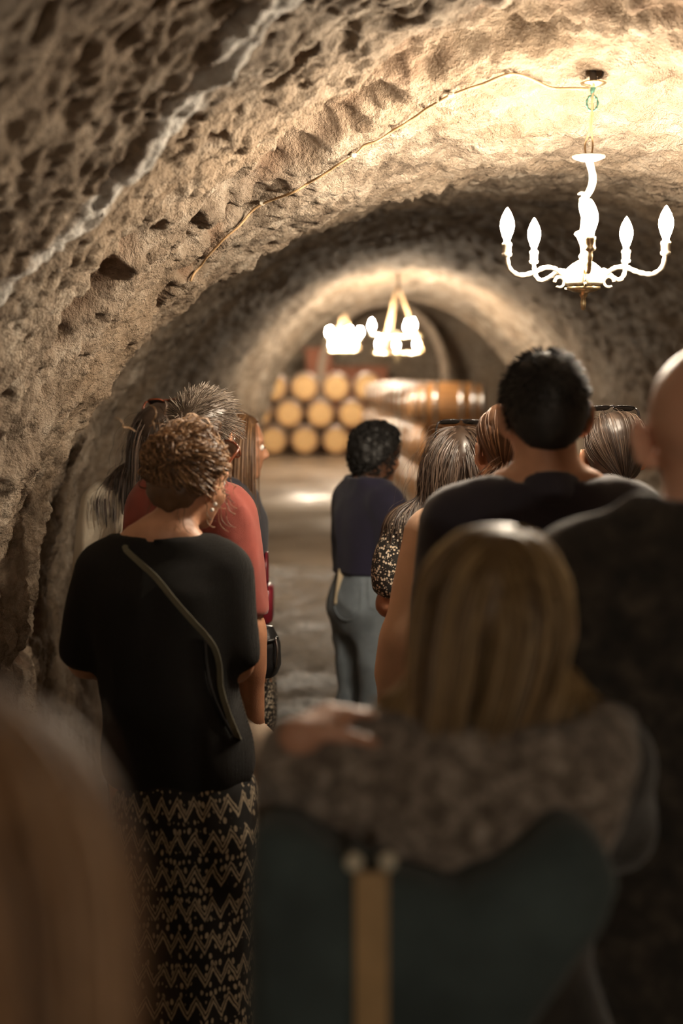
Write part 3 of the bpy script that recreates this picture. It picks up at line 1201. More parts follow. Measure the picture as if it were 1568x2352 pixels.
def hand_prims(w, d, nrm, side, curl=.5, sc=1.0, spread=.12):
    """w wrist, d direction of the palm, nrm the way the palm faces, side +1 right hand"""
    d = d / np.linalg.norm(d)
    nrm = nrm - d * (nrm @ d)
    nrm /= np.linalg.norm(nrm)
    lat = np.cross(d, nrm) * side                        # towards the thumb
    out = []
    for q in (-.028, -.010, .010, .028):
        out.append(RC(w + lat * q * .55 * sc, w + (d * .085 + lat * q) * sc, .016 * sc, .0125 * sc, .012))
    for q, ln, r in ((.029, .072, .0088), (.010, .080, .0090), (-.010, .074, .0087), (-.028, .058, .0078)):
        p = w + (d * .088 + lat * q) * sc
        ang = 0
        dd = d + lat * q * spread * 18
        for s_, fr in enumerate((.45, .32, .25)):
            ang += curl * (.9, 1.1, .8)[s_]
            v = dd * math.cos(ang) + nrm * math.sin(ang)
            v /= np.linalg.norm(v)
            e = p + v * ln * fr * sc
            out.append(RC(p, e, r * (1 - .08 * s_) * sc, r * (1 - .08 * (s_ + 1)) * sc, .004))
            p = e
    p = w + (d * .022 + lat * .024) * sc
    for v, ln, r in ((d * .6 + lat * .7 + nrm * .35, .040, .013), (d * .85 + lat * .35 + nrm * .4 * (1 + curl), .032, .0105), (d * .9 + lat * .1 + nrm * .5 * (1 + curl), .026, .0092)):
        v = v / np.linalg.norm(v)
        e = p + v * ln * sc
        out.append(RC(p, e, r * sc, r * .9 * sc, .008))
        p = e
    return out


class Person:
    pass


def rig(H, female, bw=1.0, head_off=(0, 0, 0), head_rot=(0, 0, 0), arms=None, hips=0.0, lean=0.0, head_sc=None):
    """local joints, +y is where the person faces"""
    p = Person()
    s = H / 1.75
    p.s, p.H = s, H
    sk = SKEL_F if female else SKEL_M
    p.rows = [(z * s, w * bw * s, d * bw * s, hips * max(0, 1 - abs(z - .9) / .5), lean * max(0, z - .9)) for z, w, d in sk]
    hs = head_sc or (1.0 if not female else .96)
    p.hs = hs
    p.hc = V3(0, .015 + lean * .7, H - .122 * hs) + V3(*head_off)
    p.hR = rotm(*head_rot)
    sx = (.165 if female else .190) * bw * s
    p.sh = {k: V3(k * sx, lean * .5 - .005, (1.405 if female else 1.42) * s) for k in (-1, 1)}
    ar = dict(arms or {})
    p.el, p.wr, p.hd = {}, {}, {}
    for k in (-1, 1):
        q = ar.get(k, {})
        p.el[k] = V3(*q.get('el', (k * (sx + .045 * s), -.03, 1.12 * s)))
        p.wr[k] = V3(*q.get('wr', (k * (sx + .055 * s), .05, .88 * s)))
        p.hd[k] = q
    p.female = female
    ra = (.043 if female else .05) * s * (.5 + .5 * bw)
    p.ra = ra
    lx = .088 * s * bw
    p.hip = {k: V3(k * lx + hips, 0, .90 * s) for k in (-1, 1)}
    p.kn = {k: V3(k * lx * 1.08 + hips * .5, .015, .49 * s) for k in (-1, 1)}
    p.an = {k: V3(k * lx * 1.12, -.025, .085 * s) for k in (-1, 1)}
    return p


def head_prims(p):
    C, M, h = p.hc, p.hR, p.hs

    def g(x, y, z):
        return C + M @ (V3(x, y, z) * h)
    e = [EL(g(0, -.012, .034), V3(.076, .097, .086) * h, M, .03),
         EL(g(0, .034, -.040), V3(.057, .060, .070) * h, M, .03),
         EL(g(0, .070, -.098), V3(.022, .020, .016) * h, M, .025),
         RC(g(0, .083, .018), g(0, .108, -.022), .008 * h, .0105 * h, .012),
         EL(g(0, .100, -.028), V3(.016, .012, .009) * h, M, .010),
         EL(g(0, .084, -.055), V3(.024, .010, .006) * h, M, .008),
         EL(g(0, .082, -.066), V3(.020, .010, .007) * h, M, .008),
         RC(g(-.045, .070, .030), g(.045, .070, .030), .012 * h, .012 * h, .02)]
    for k in (-1, 1):
        Me = M @ rotm(k * 30, 8, k * 8)
        e.append(EL(g(k * .086, -.012, -.006), V3(.008, .021, .034) * h, Me, .008))
        e.append(EL(g(k * .074, -.002, -.030), V3(.010, .010, .012) * h, Me, .008))
        e.append(EL(g(k * .045, .055, -.025), V3(.022, .022, .02) * h, M, .02))
    return e


def neck_prims(p):
    s = p.s
    nb = V3(p.rows[-1][3], p.rows[-1][4] - .012, p.rows[-1][0])
    r = (.050 if p.female else .060) * s
    top = p.hc + p.hR @ V3(0, -.022, -.045)
    return [RC(nb + V3(0, 0, -.03), top, r * 1.08, r * .95, .03)]


def torso_prims(p):
    s = p.s
    out = [TS(p.rows, 2.4, .05)]
    for k in (-1, 1):
        out.append(RC(V3(k * .03 * s, p.rows[-1][4] - .02, 1.51 * s), p.sh[k] + V3(-k * .03 * s, 0, .022 * s), .035 * s, .042 * s, .05))
    return out


def arm_prims(p, k, t0=0.0, t1=2.0, r=None, grow=0.0):
    """arm from t0 (shoulder) to t1 (1 elbow, 2 wrist)"""
    r = r or p.ra
    out = []
    S, E, W = p.sh[k], p.el[k], p.wr[k]
    if t0 < 1:
        b = S + (E - S) * min(t1, 1)
        out.append(RC(S, b, r * 1.16 + grow, r * (1.16 - .28 * min(t1, 1)) + grow, .03))
    if t1 > 1:
        a = E + (W - E) * max(t0 - 1, 0)
        b = E + (W - E) * min(t1 - 1, 1)
        out.append(RC(a, b, r * .90 + grow, r * (.90 - .30 * min(t1 - 1, 1)) + grow, .025))
        out.append(RC(E + (W - E) * .12, E + (W - E) * .42, r * .95 + grow, r * .80 + grow, .03))
    return out


def leg_prims(p, k, grow=0.0, z_end=None):
    s = p.s
    H_, K_, A_ = p.hip[k], p.kn[k], p.an[k]
    f = 1.06 if p.female else 1.0
    return [RC(H_, K_, .088 * s * f + grow, .058 * s + grow, .03),
            RC(K_, A_, .058 * s + grow, .040 * s + grow, .03),
            RC(K_ + V3(0, -.02, -.06 * s), K_ + V3(0, -.035, -.18 * s), .045 * s + grow, .04 * s + grow, .04)]


def foot_prims(p, k, grow=0.0):
    A_ = p.an[k]
    s = p.s
    return [RC(A_ + V3(0, -.02, -.03), V3(A_[0] + k * .005, A_[1] + .06, .045 * s), .04 * s + grow, .04 * s + grow, .02),
            RC(V3(A_[0], A_[1] + .03, .035 * s), V3(A_[0] + k * .02, A_[1] + .17 * s, .03 * s), .035 * s + grow, .028 * s + grow, .02)]


EYE_W = plain('eye_white', (.75, .72, .68), .2, var=.03)
EYE_D = plain('eye_iris', (.05, .03, .02), .15, var=.1)
LIPS = {}


def build_body(p, root, skin, hands_fine=True):
    pr = torso_prims(p) + head_prims(p) + neck_prims(p)
    fine = [(p.hc - .12, p.hc + .125)]
    for k in (-1, 1):
        pr += arm_prims(p, k)
        q = p.hd[k]
        d = V3(*q.get('dir', tuple(p.wr[k] - p.el[k])))
        nrm = V3(*q.get('palm', (-k, 0.3, 0)))
        hp = hand_prims(p.wr[k], d, nrm, k, q.get('curl', .35), .97 * p.s)
        pr += hp
        if q.get('fine', False):
            fine.append((np.min([h.lo for h in hp], 0) - .01, np.max([h.hi for h in hp], 0) + .01))
        pr += leg_prims(p, k) + foot_prims(p, k)
    me, VF = solid('body', pr, skin, .019, fine, .0078, it=1)
    ob('body', me, root)
    p.prims = pr
    for k in (-1, 1):
        c = p.hc + p.hR @ (V3(k * .031, .078, .006) * p.hs)
        e = ob('eye', MB().add(*lathe([(.0003, -.012), (.0085, -.0085), (.012, 0), (.0085, .0085), (.0003, .012)], 12, c)).mesh('eye', EYE_W), root)
        c2 = p.hc + p.hR @ (V3(k * .031, .0905, .006) * p.hs)
        ob('iris', MB().add(*lathe([(.0003, -.004), (.004, -.0026), (.0055, 0), (.004, .0026), (.0003, .004)], 10, c2)).mesh('iris', EYE_D), e)
    return p


def top_garment(p, root, mat, name='shirt', off=.016, hem=None, sleeve=.85, sleeve_off=.02, neck=.012, folds=.008, neck_z=None, extra=(), fold_sc=(14, 14, 5), cuts=(), h=.0145, arms=(-1, 1)):
    s = p.s
    hem = .86 * s if hem is None else hem
    nz = (1.505 * s) if neck_z is None else neck_z
    pr = [q.grow(off) for q in torso_prims(p)]
    if hem < .80 * s:
        r = p.rows[1]
        pr.append(TS([(hem, r[1] * 1.05, r[2] * 1.05, r[3], r[4]), (.92 * s, r[1], r[2], r[3], r[4])], 2.4, .04, off))
    for k in arms:
        ap = arm_prims(p, k, 0, sleeve, None, sleeve_off)
        if sleeve > 1:
            q = ap[1]
            ap = [ap[0], RCF(q.a, q.b, q.ra, q.rb, q.k)] + ([ap[2]] if sleeve > 1.45 else [])
        else:
            q = ap[0]
            ap = [RCF(q.a, q.b, q.ra, q.rb, q.k)]
        pr += ap
    pr += list(extra)
    nk = neck_prims(p)[0]
    rr = nk.ra + neck
    nk = RC(V3(nk.a[0], nk.a[1], nz + rr * .45), nk.b + (nk.b - nk.a), rr, rr)
    cc = [lambda X, Y, Z: (hem - Z) + 0 * X + 0 * Y, lambda X, Y, Z: (Z - nz - .02 + .25 * np.maximum(Y, 0)) + 0 * X, lambda X, Y, Z: -nk.f(X, Y, Z)] + list(cuts)
    me, VF = solid(name, pr, mat, h, (), .006, cc, folds, fold_sc, it=2)
    ob(name, me, root)
    return VF


def trousers(p, root, mat, name='trousers', off=.014, waist=1.0, end=.10, folds=.008, wide=0.0, h=.021, extra=()):
    s = p.s
    pr = [TS([r for r in p.rows if r[0] < 1.12 * s], 2.4, .05, off)]
    for k in (-1, 1):
        pr += [q.grow(off + wide) for q in leg_prims(p, k)]
    pr += list(extra)
    zc, ze = waist * s, end * s
    me, VF = solid(name, pr, mat, h, (), .006, [lambda X, Y, Z: (Z - zc) + 0 * X + 0 * Y, lambda X, Y, Z: (ze - Z) + 0 * X + 0 * Y], folds, (12, 12, 12), it=2)
    ob(name, me, root)
    return VF


def shoes(p, root, mat):
    for k in (-1, 1):
        me, _ = solid('shoe', [q.grow(.008) for q in foot_prims(p, k)], mat, .014, cuts=[lambda X, Y, Z: (.002 - Z) + 0 * X + 0 * Y])
        ob('shoe', me, root)


# ------------------------------------------------------------------ hair
def scalp_roots(p, n, zmin=-.55, front=.55, seed=1):
    """random directions on the scalp in head space"""
    r = np.random.default_rng(seed)
    out = []
    while len(out) < n:
        v = r.normal(size=3)
        v /= np.linalg.norm(v)
        if v[2] < zmin:
            continue
        if v[1] > front - .55 * max(0, v[2]) and v[2] < .72:
            continue
        if v[1] > .15 and v[2] < -.1:
            continue
        out.append(v)
    return np.array(out)


def scalp_point(p, u, lift=.004):
    q = (V3(0, -.012, .034) + u * (V3(.076, .097, .086) + lift)) * p.hs
    return p.hc + q @ p.hR.T


def flow(p, P0, D0, length, steps, grav=.25, curl=0.0, seed=3, layer=.012, coll=None, stiff=.75, attract=None):
    """march strands over the head and shoulders; returns (M,K,3)"""
    r = np.random.default_rng(seed)
    M = len(P0)
    P = P0.copy()
    D = D0 / (np.linalg.norm(D0, axis=1, keepdims=True) + 1e-9)
    L = np.broadcast_to(np.asarray(length, float), (M,))
    st = (L / steps)[:, None]
    lay = r.uniform(.003, layer, M)
    out = [P.copy()]
    ph = r.uniform(0, 6.28, M)
    wax = r.normal(size=(M, 3)) * .3
    wax += np.array([1, 0, 0]) * r.choice([-1, 1], M)[:, None]
    for i in range(steps):
        t = i / steps
        D = D * stiff + np.array([0, 0, -1.0]) * grav
        if attract is not None:
            A, wgt = attract
            v = A - P
            D = D + wgt * t * v / (np.linalg.norm(v, axis=1, keepdims=True) + 1e-9)
        if curl:
            D = D + wax * (curl * np.sin(ph + i * 1.05))[:, None]
        D /= np.linalg.norm(D, axis=1, keepdims=True) + 1e-9
        P = P + D * st
        f = field_at(coll, P)
        bad = f < lay
        if bad.any():
            g = grad_at(coll, P[bad])
            P[bad] += g * (lay[bad] - f[bad])[:, None]
            dd = P[bad] - out[-1][bad]
            D[bad] = dd / (np.linalg.norm(dd, axis=1, keepdims=True) + 1e-9)
        out.append(P.copy())
    return np.stack(out, 1)


def tame(p, Ps, lim=.022):
    """drop strands that stand off the head"""
    hp = head_prims(p)[:2]
    M, K, _ = Ps.shape
    f = field_at(hp, Ps.reshape(-1, 3)).reshape(M, K)
    return Ps[f[:, :-3].max(1) < lim]


def strand_mesh(mb_list, P, r0, seed=5, sides=4, tone=None, tip=.25):
    r = np.random.default_rng(seed)
    M, K, _ = P.shape
    t = np.linspace(0, 1, K)
    prof_ = np.interp(t, [0, .15, .7, 1], [.7, 1, .9, tip])
    rad = r0 * prof_[None] * r.uniform(.6, 1.25, M)[:, None]
    V, F = tubes(P, rad, sides)
    tn = r.uniform(.1, .95, M) if tone is None else tone(r, M)
    mb_list.append((V, F, np.repeat(tn, K * sides)))


def finish_hair(name, parts, mat, root):
    V, F, T, n = [], [], [], 0
    for v, f, t in parts:
        V.append(v)
        F.append(f + n)
        T.append(t)
        n += len(v)
    me = mk_mesh(name, np.concatenate(V), np.concatenate(F), True, mat, {'tone': np.concatenate(T)})
    return ob(name, me, root)


def cap_part(p, extra=(), th=.010, hairline=.045, nape=-.075, h=.009, tone=.2, lump=.003, side=.02):
    """base volume of the hair over the skull"""
    C, M, hs = p.hc, p.hR, p.hs
    pr = [EL(C + M @ (V3(0, -.014, .034) * hs), (V3(.076, .097, .086) + th) * hs, M, .02),
          EL(C + M @ (V3(0, -.045, -.015) * hs), (V3(.064, .058, .07) + th * .8) * hs, M, .03)] + list(extra)

    def cut(X, Y, Z):
        x, y, z = X - C[0], Y - C[1], Z - C[2]
        yl = (x * M[0, 1] + y * M[1, 1] + z * M[2, 1]) / hs
        zl = (x * M[0, 2] + y * M[1, 2] + z * M[2, 2]) / hs
        face = np.minimum(yl - (hairline - np.clip((.07 - zl), 0, .3) * .9), .095 - zl)
        face2 = np.minimum(yl - side, .02 - zl)       # in front of / below the ear
        return np.maximum(np.maximum(face, face2), np.minimum(nape - zl, yl + .12 if not extra else -1.0))
    lo = np.min([q.lo for q in pr], 0) - .02
    hi = np.max([q.hi for q in pr], 0) + .02
    xs, ys, zs = [np.arange(lo[i], hi[i], h) for i in range(3)]
    f = grid_eval(pr, xs, ys, zs, [cut])
    V, F = surface_nets(f, xs, ys, zs)
    V = relax(V, F, 2)
    N = vnormals(V, F)
    V = V + N * ((n3(V * 45) - .5) * lump * 2)[:, None]
    return V, F, np.full(len(V), tone)


def comb(p, u, back=.3, part=.0, down=1.0, out=.6):
    """tangent directions in head space: away from the parting, back and down"""
    d = np.stack([np.sign(u[:, 0] - part) * out * (u[:, 2] > .3), np.full(len(u), -back), np.full(len(u), -down)], 1)
    d -= u * (d * u).sum(1, keepdims=True)
    return d @ p.hR.T


def collider(p, neck=True):
    return head_prims(p)[:3] + neck_prims(p) + [q.grow(.018) for q in torso_prims(p)] + sum([arm_prims(p, k, 0, .6, None, .02) for k in (-1, 1)], [])


def long_hair(p, root, mat, n=600, pull=None, gr=.16, length=.5, curl=0.0, seed=2, r0=.0022, layer=.022, wav=0.0, back=.35, vol=.010, name='hair', front=.5, stray=60, tipz=None):
    gr *= 1.5
    if pull is not None:
        pull = (pull[0], pull[1] * 1.5)
    parts = [cap_part(p, th=vol)]
    col = collider(p)
    # inner sheet of hair falling behind the neck
    u = scalp_roots(p, n, -.45, front, seed)
    P0 = scalp_point(p, u, vol * .6)
    r = np.random.default_rng(seed + 9)
    L = length * r.uniform(.82, 1.06, n) * (1 - .18 * np.clip(-u[:, 2], 0, 1))
    if tipz is not None:
        L = (np.maximum(P0[:, 2] - tipz, .03) * 1.10 + .05 * np.clip(u[:, 2], 0, 1)) * r.uniform(.85, 1.08, n)
    Ps = flow(p, P0, comb(p, u, back), L, 17, gr, curl, seed, layer, col, attract=pull)
    strand_mesh(parts, Ps, r0, seed, 3)
    # broader locks underneath fill the volume
    m = min(n // 3, 260)
    P1 = scalp_point(p, u[:m], vol * .2)
    Pl = flow(p, P1, comb(p, u[:m], back), L[:m] * .97, 15, gr, curl * .7, seed + 4, layer * .45, col, attract=pull)
    strand_mesh(parts, Pl, r0 * 3.2, seed + 1, 5, lambda r_, k: r_.uniform(.05, .45, k), .3)
    if stray:
        us = scalp_roots(p, stray, -.3, front, seed + 20)
        Pz = flow(p, scalp_point(p, us, vol), comb(p, us, back) + us @ p.hR.T * .5, length * r.uniform(.3, .95, stray), 22, .12, .22, seed + 21, layer * 2.2, col)
        strand_mesh(parts, Pz, r0 * .35, seed + 22, 3)
    return finish_hair(name, parts, mat, root)


def short_hair(p, root, mat, n=900, length=.03, seed=4, r0=.0014, vol=.008, up=.25, zmin=-.62, name='hair', hairline=.045, fwd=0.0, nape=-.075, top_len=1.0, whirl=0.0):
    parts = [cap_part(p, th=vol, hairline=hairline, nape=nape, lump=.002)]
    col = head_prims(p)[:2] + neck_prims(p)
    u = scalp_roots(p, n, zmin, .55, seed)
    P0 = scalp_point(p, u, vol * .7)
    d = comb(p, u, .25 - fwd, 0, 1.0 - .7 * fwd, .3) + (u @ p.hR.T) * up
    r = np.random.default_rng(seed)
    if fwd > 0:                                            # brushed forward over the crown
        t = np.array([.15, 1.0, -.12]) - u * (u @ np.array([.15, 1.0, -.12]))[:, None]
        t += np.array([0, 0, -.9]) * np.clip(.35 - u[:, 2], 0, 1)[:, None]
        d = t @ p.hR.T + (u @ p.hR.T) * (up + .5 * np.clip(u[:, 2] - .5, 0, 1)[:, None])
    d = d + r.normal(size=d.shape) * whirl
    L = length * r.uniform(.6, 1.2, n) * (1 + (top_len - 1) * np.clip(u[:, 2], 0, 1))
    Ps = flow(p, P0, d, L, 6, .04, .06, seed, vol + .004, col, .95)
    strand_mesh(parts, Ps, r0, seed, 3)
    return finish_hair(name, parts, mat, root)


def curls(parts, P, N, ln, rad, r0, seed, turns=(1.0, 2.0), droop=.6, K=13, lift=.4):
    r = np.random.default_rng(seed)
    M = len(P)
    D = np.array([0, 0, -droop]) + r.normal(size=(M, 3)) * .6
    D -= N * (D * N).sum(1, keepdims=True)
    D /= np.linalg.norm(D, axis=1, keepdims=True) + 1e-9
    E = np.cross(N, D)
    t = np.linspace(0, 1, K)[None]
    L = ln * r.uniform(.6, 1.2, M)[:, None]
    a = r.uniform(0, 6.28, M)[:, None] + t * 6.28 * r.uniform(*turns, M)[:, None]
    q = rad * r.uniform(.5, 1.2, M)[:, None]
    Q = P[:, None] + D[:, None] * ((t - .5) * L)[..., None] + E[:, None] * (np.cos(a) * q)[..., None] + N[:, None] * (np.sin(a) * q * .7 + lift * q * np.sin(t * 3.14))[..., None]
    strand_mesh(parts, Q, r0, seed + 1, 3)


def ell_points(n, c, rad, M, seed, keep=None):
    r = np.random.default_rng(seed)
    u = r.normal(size=(n, 3))
    u /= np.linalg.norm(u, axis=1, keepdims=True)
    if keep is not None:
        u = u[keep(u)]
    P = c + (u * rad) @ M.T
    N = (u / rad) @ M.T
    return P, N / np.linalg.norm(N, axis=1, keepdims=True)


# ------------------------------------------------------------------ sunglasses
GLASS_B = plain('black_acetate', (.012, .010, .010), .18, var=.1)
GLASS_T = plain('tortoiseshell', (.16, .035, .012), .2, var=.5, scale=60)
LENS = plain('smoked_lens', (.03, .022, .02), .06, var=.05)


def sunglasses(p, root, label, frame=GLASS_B, pos=(0, .058, .098), tilt=52, w=1.0, yaw=0):
    """pushed up on the hair; own thing, placed in the wearer's frame"""
    o = thing('sunglasses', label, 'sunglasses')
    M = p.hR @ rotm(yaw, tilt, 0)
    c = p.hc + p.hR @ (V3(*pos) * p.hs)
    Mw = np.array(root.matrix_basis)
    o.matrix_basis = Matrix(Mw.tolist()) @ Matrix.Translation(Vector(c)) @ Matrix(M.tolist()).to_4x4()
    fm, lens_objs = MB(), []
    for k in (-1, 1):
        a = np.linspace(0, 2 * np.pi, 25)
        ca, sa = np.cos(a), np.sin(a)
        ex = np.sign(ca) * np.abs(ca) ** .7 * .027 * w
        ez = np.sign(sa) * np.abs(sa) ** .7 * .022 * w
        cx = k * .034 * w
        rim = np.stack([cx + ex, .004 * np.cos((cx + ex) * 18), ez], -1)
        fm.add(*tubes(rim[None], np.full((1, 25), .0026), 6))
        V = np.concatenate([rim, rim[:1] * 0 + [cx, .007, 0], rim * [1, 1, 1] + [0, -.0015, 0], [[cx, .0055, 0]]])
        F = [[i, i + 1, 25, 25] for i in range(24)] + [[27 + i - 1, 26 + i - 1, 51, 51] for i in range(1, 25)]
        lens_objs.append(MB().add(V, np.array(F)).mesh('lens', LENS))
        t = ob('temple', MB().add(*tube([(k * .062 * w, 0, .012), (k * .070 * w, -.012, .012), (k * .076 * w, -.06, .006), (k * .074 * w, -.115, -.012), (k * .068 * w, -.135, -.035)], [.0035, .0032, .0026, .003, .0035], 20, 6)).mesh('temple', frame), o)
    fm.add(*tube([(-.009 * w, .004, .008), (0, .007, .011), (.009 * w, .004, .008)], .0028, 10, 6))
    ob('frame', fm.mesh('frame', frame), o)
    for l in lens_objs:
        ob('lens', l, o)
    return o


def person_root(px, d, label, yaw=0, x=None):
    X = (px - 784) * d / F_PX if x is None else x
    o = thing('person', label, 'person', (X, d, 0), R(yaw))
    bpy.context.view_layer.update()
    return o


def to_local(root, P):
    """world point -> the person's own frame"""
    M = np.array(root.matrix_basis.inverted())
    P = np.asarray(P, float)
    return P @ M[:3, :3].T + M[:3, 3]


def loc_px(root, px, py, d):
    return to_local(root, at(px, py, d))

# ================================================================== THE PEOPLE
def drape(root, VF, pts, off=.004):
    """points on a garment where the camera sees given pixels (garment frame)"""
    t = BVHTree.FromPolygons(VF[0].tolist(), VF[1].tolist())
    o = to_local(root, CAM)
    out = []
    for px, py in pts:
        d = to_local(root, CAM + ray(px, py)) - o
        h, n, _, _ = t.ray_cast(Vector(o), Vector(d).normalized(), 20)
        if h is not None:
            n = n if n.dot(Vector(d)) < 0 else -n
            out.append(np.array(h + n * off))
    return out


def band(pts, w, th, k=40, up=(0, 0, 1), face=None):
    """flat strap: cross-section rectangle swept along points; face = the way its broad side looks"""
    P = resample(pts, k)
    T = np.gradient(P, axis=0)
    T /= np.linalg.norm(T, axis=1, keepdims=True)
    fc = np.broadcast_to(np.asarray(face if face is not None else (0, -1, 0), float), P.shape)
    S = np.cross(T, fc)
    S /= np.linalg.norm(S, axis=1, keepdims=True) + 1e-9
    N = np.cross(S, T)
    V = np.stack([P + S * w / 2 + N * th / 2, P - S * w / 2 + N * th / 2, P - S * w / 2 - N * th / 2, P + S * w / 2 - N * th / 2], 1).reshape(-1, 3)
    F = [[i * 4 + j, i * 4 + (j + 1) % 4, (i + 1) * 4 + (j + 1) % 4, (i + 1) * 4 + j] for i in range(k - 1) for j in range(4)]
    F += [[3, 2, 1, 0], [(k - 1) * 4 + j for j in range(4)]]
    return V, np.array(F)


SK_FAIR = skin_mat('skin_fair', (.62, .36, .25))
SK_MID = skin_mat('skin_tan', (.50, .27, .165))
SK_WARM = skin_mat('skin_warm', (.40, .20, .115))
H_BROWN = hair_mat('hair_chestnut', (.045, .021, .009), (.19, .095, .042), (.48, .28, .13), .5)
H_DARK = hair_mat('hair_dark_brown', (.016, .010, .007), (.05, .030, .020), (.15, .10, .07), .36)
H_BLACK = hair_mat('hair_black', (.004, .0035, .003), (.010, .008, .007), (.022, .018, .016), .6)
H_NEARBLACK = hair_mat('hair_black_cropped', (.006, .005, .0045), (.016, .013, .011), (.04, .033, .027), .65)
H_AUBURN = hair_mat('hair_auburn', (.05, .020, .008), (.17, .075, .03), (.36, .18, .085))
H_BLOND = hair_mat('hair_dark_blond', (.06, .033, .012), (.25, .155, .062), (.54, .38, .19), .55)
H_GREY = hair_mat('hair_grey_brown', (.04, .028, .02), (.17, .13, .10), (.42, .35, .28))
DENIM_D = fabric('dark_trouser_cloth', (.02, .02, .025))
SHOE = plain('dark_shoe_leather', (.03, .024, .02), .45)


def knit_mat():
    m = NT('black_rib_knit')
    v = m.coords()
    wv = m.n('TexWave', {'Vector': v, 'Scale': 120.0, 'Distortion': 1.2, 'Detail': 2.0, 'Detail Scale': 2.0}, bands_direction='X')
    nz = m.noise(v, 350, 2)
    m.p(Base_Color=m.ramp(nz, [(.3, (.007, .0065, .006)), (.7, (.016, .0145, .013))]), Roughness=.95)
    m.b.inputs['Sheen Weight'].default_value = .06
    m.b.inputs['Sheen Roughness'].default_value = .6
    m.b.inputs['Specular IOR Level'].default_value = .2
    m.bump(m.math('ADD', wv.outputs['Fac'], m.math('MULTIPLY', nz, .4)), .006)
    return m.m


def ikat_mat():
    m = NT('black_and_cream_ikat')
    tc = m.n('TexCoord').outputs['Object']
    sp = m.n('SeparateXYZ', {0: tc})
    x, y, z = sp.outputs
    u = m.math('MULTIPLY', m.math('ARCTAN2', m.math('SUBTRACT', x, .035), m.math('MULTIPLY', y, -1.0)), .19)
    wobv = m.noise(tc, 30, 2)
    u = m.math('ADD', u, m.math('MULTIPLY', m.math('SUBTRACT', wobv, .5), .012))
    tri = m.math('ABSOLUTE', m.math('SUBTRACT', m.math('FRACT', m.math('DIVIDE', u, .048)), .5))
    q = m.math('ADD', m.math('DIVIDE', z, .078), m.math('MULTIPLY', tri, 1.0))
    fr = m.math('FRACT', q)

    def bandm(lo, hi):
        return m.math('MULTIPLY', m.math('GREATER_THAN', fr, lo), m.math('LESS_THAN', fr, hi))
    zz = m.math('ADD', bandm(.05, .16), bandm(.24, .32))
    cv = m.n('CombineXYZ', {0: u, 1: m.math('MULTIPLY', z, .62), 2: 0.0}).outputs[0]
    vo = m.n('TexVoronoi', {'Vector': cv, 'Scale': 72.0, 'Randomness': .45})
    dots = m.math('LESS_THAN', vo.outputs['Distance'], .34)
    dots = m.math('MULTIPLY', dots, bandm(.36, .97))
    ring = m.math('MULTIPLY', m.math('GREATER_THAN', m.noise(tc, 13, 2), .42), 1.0)
    pat = m.math('ADD', zz, m.math('MULTIPLY', dots, ring))
    pat = m.math('MINIMUM', pat, 1.0)
    pat = m.math('MULTIPLY', pat, m.ramp(m.noise(tc, 160, 2), [(.25, (.4, .4, .4)), (.5, (1, 1, 1))]))
    m.p(Base_Color=m.mix(pat, (.010, .009, .0085), (.50, .41, .29)), Roughness=.85)
    m.bump(m.noise(tc, 500, 2), .0006)
    return m.m


def floral_mat():
    m = NT('black_with_cream_blossoms')
    v = m.coords()
    vo = m.n('TexVoronoi', {'Vector': v, 'Scale': 95.0, 'Randomness': .9})
    vo2 = m.n('TexVoronoi', {'Vector': v, 'Scale': 210.0})
    a = m.math('LESS_THAN', vo.outputs['Distance'], .36)
    b = m.math('MULTIPLY', m.math('LESS_THAN', vo2.outputs['Distance'], .28), m.math('GREATER_THAN', m.noise(v, 60, 1), .52))
    k = m.math('MINIMUM', m.math('ADD', a, b), 1.0)
    m.p(Base_Color=m.mix(k, (.012, .011, .010), m.ramp(m.noise(v, 130, 1), [(.4, (.62, .50, .36)), (.6, (.80, .72, .60))])), Roughness=.75)
    return m.m


def blotch_mat(name, lo, mid, hi, sc, bump=.004):
    m = NT(name)
    v = m.coords()
    a = m.noise(v, sc, 4, .6)
    b = m.noise(v, sc * 2.7, 3, .6, .6)
    k = m.math('ADD', m.math('MULTIPLY', a, .6), m.math('MULTIPLY', b, .4))
    m.p(Base_Color=m.ramp(k, [(.36, lo), (.50, mid), (.64, hi)]), Roughness=.95)
    m.b.inputs['Sheen Weight'].default_value = .3
    m.bump(b, bump)
    return m.m


KNIT = knit_mat()
IKAT = ikat_mat()
OLIVE = fabric('olive_webbing', (.115, .105, .070), 700, .2)
PEARL = plain('pearl', (.85, .82, .76), .15, var=.03)
BLK_LEATHER = plain('black_leather', (.010, .010, .011), .38, var=.25, scale=90, bump=.001)


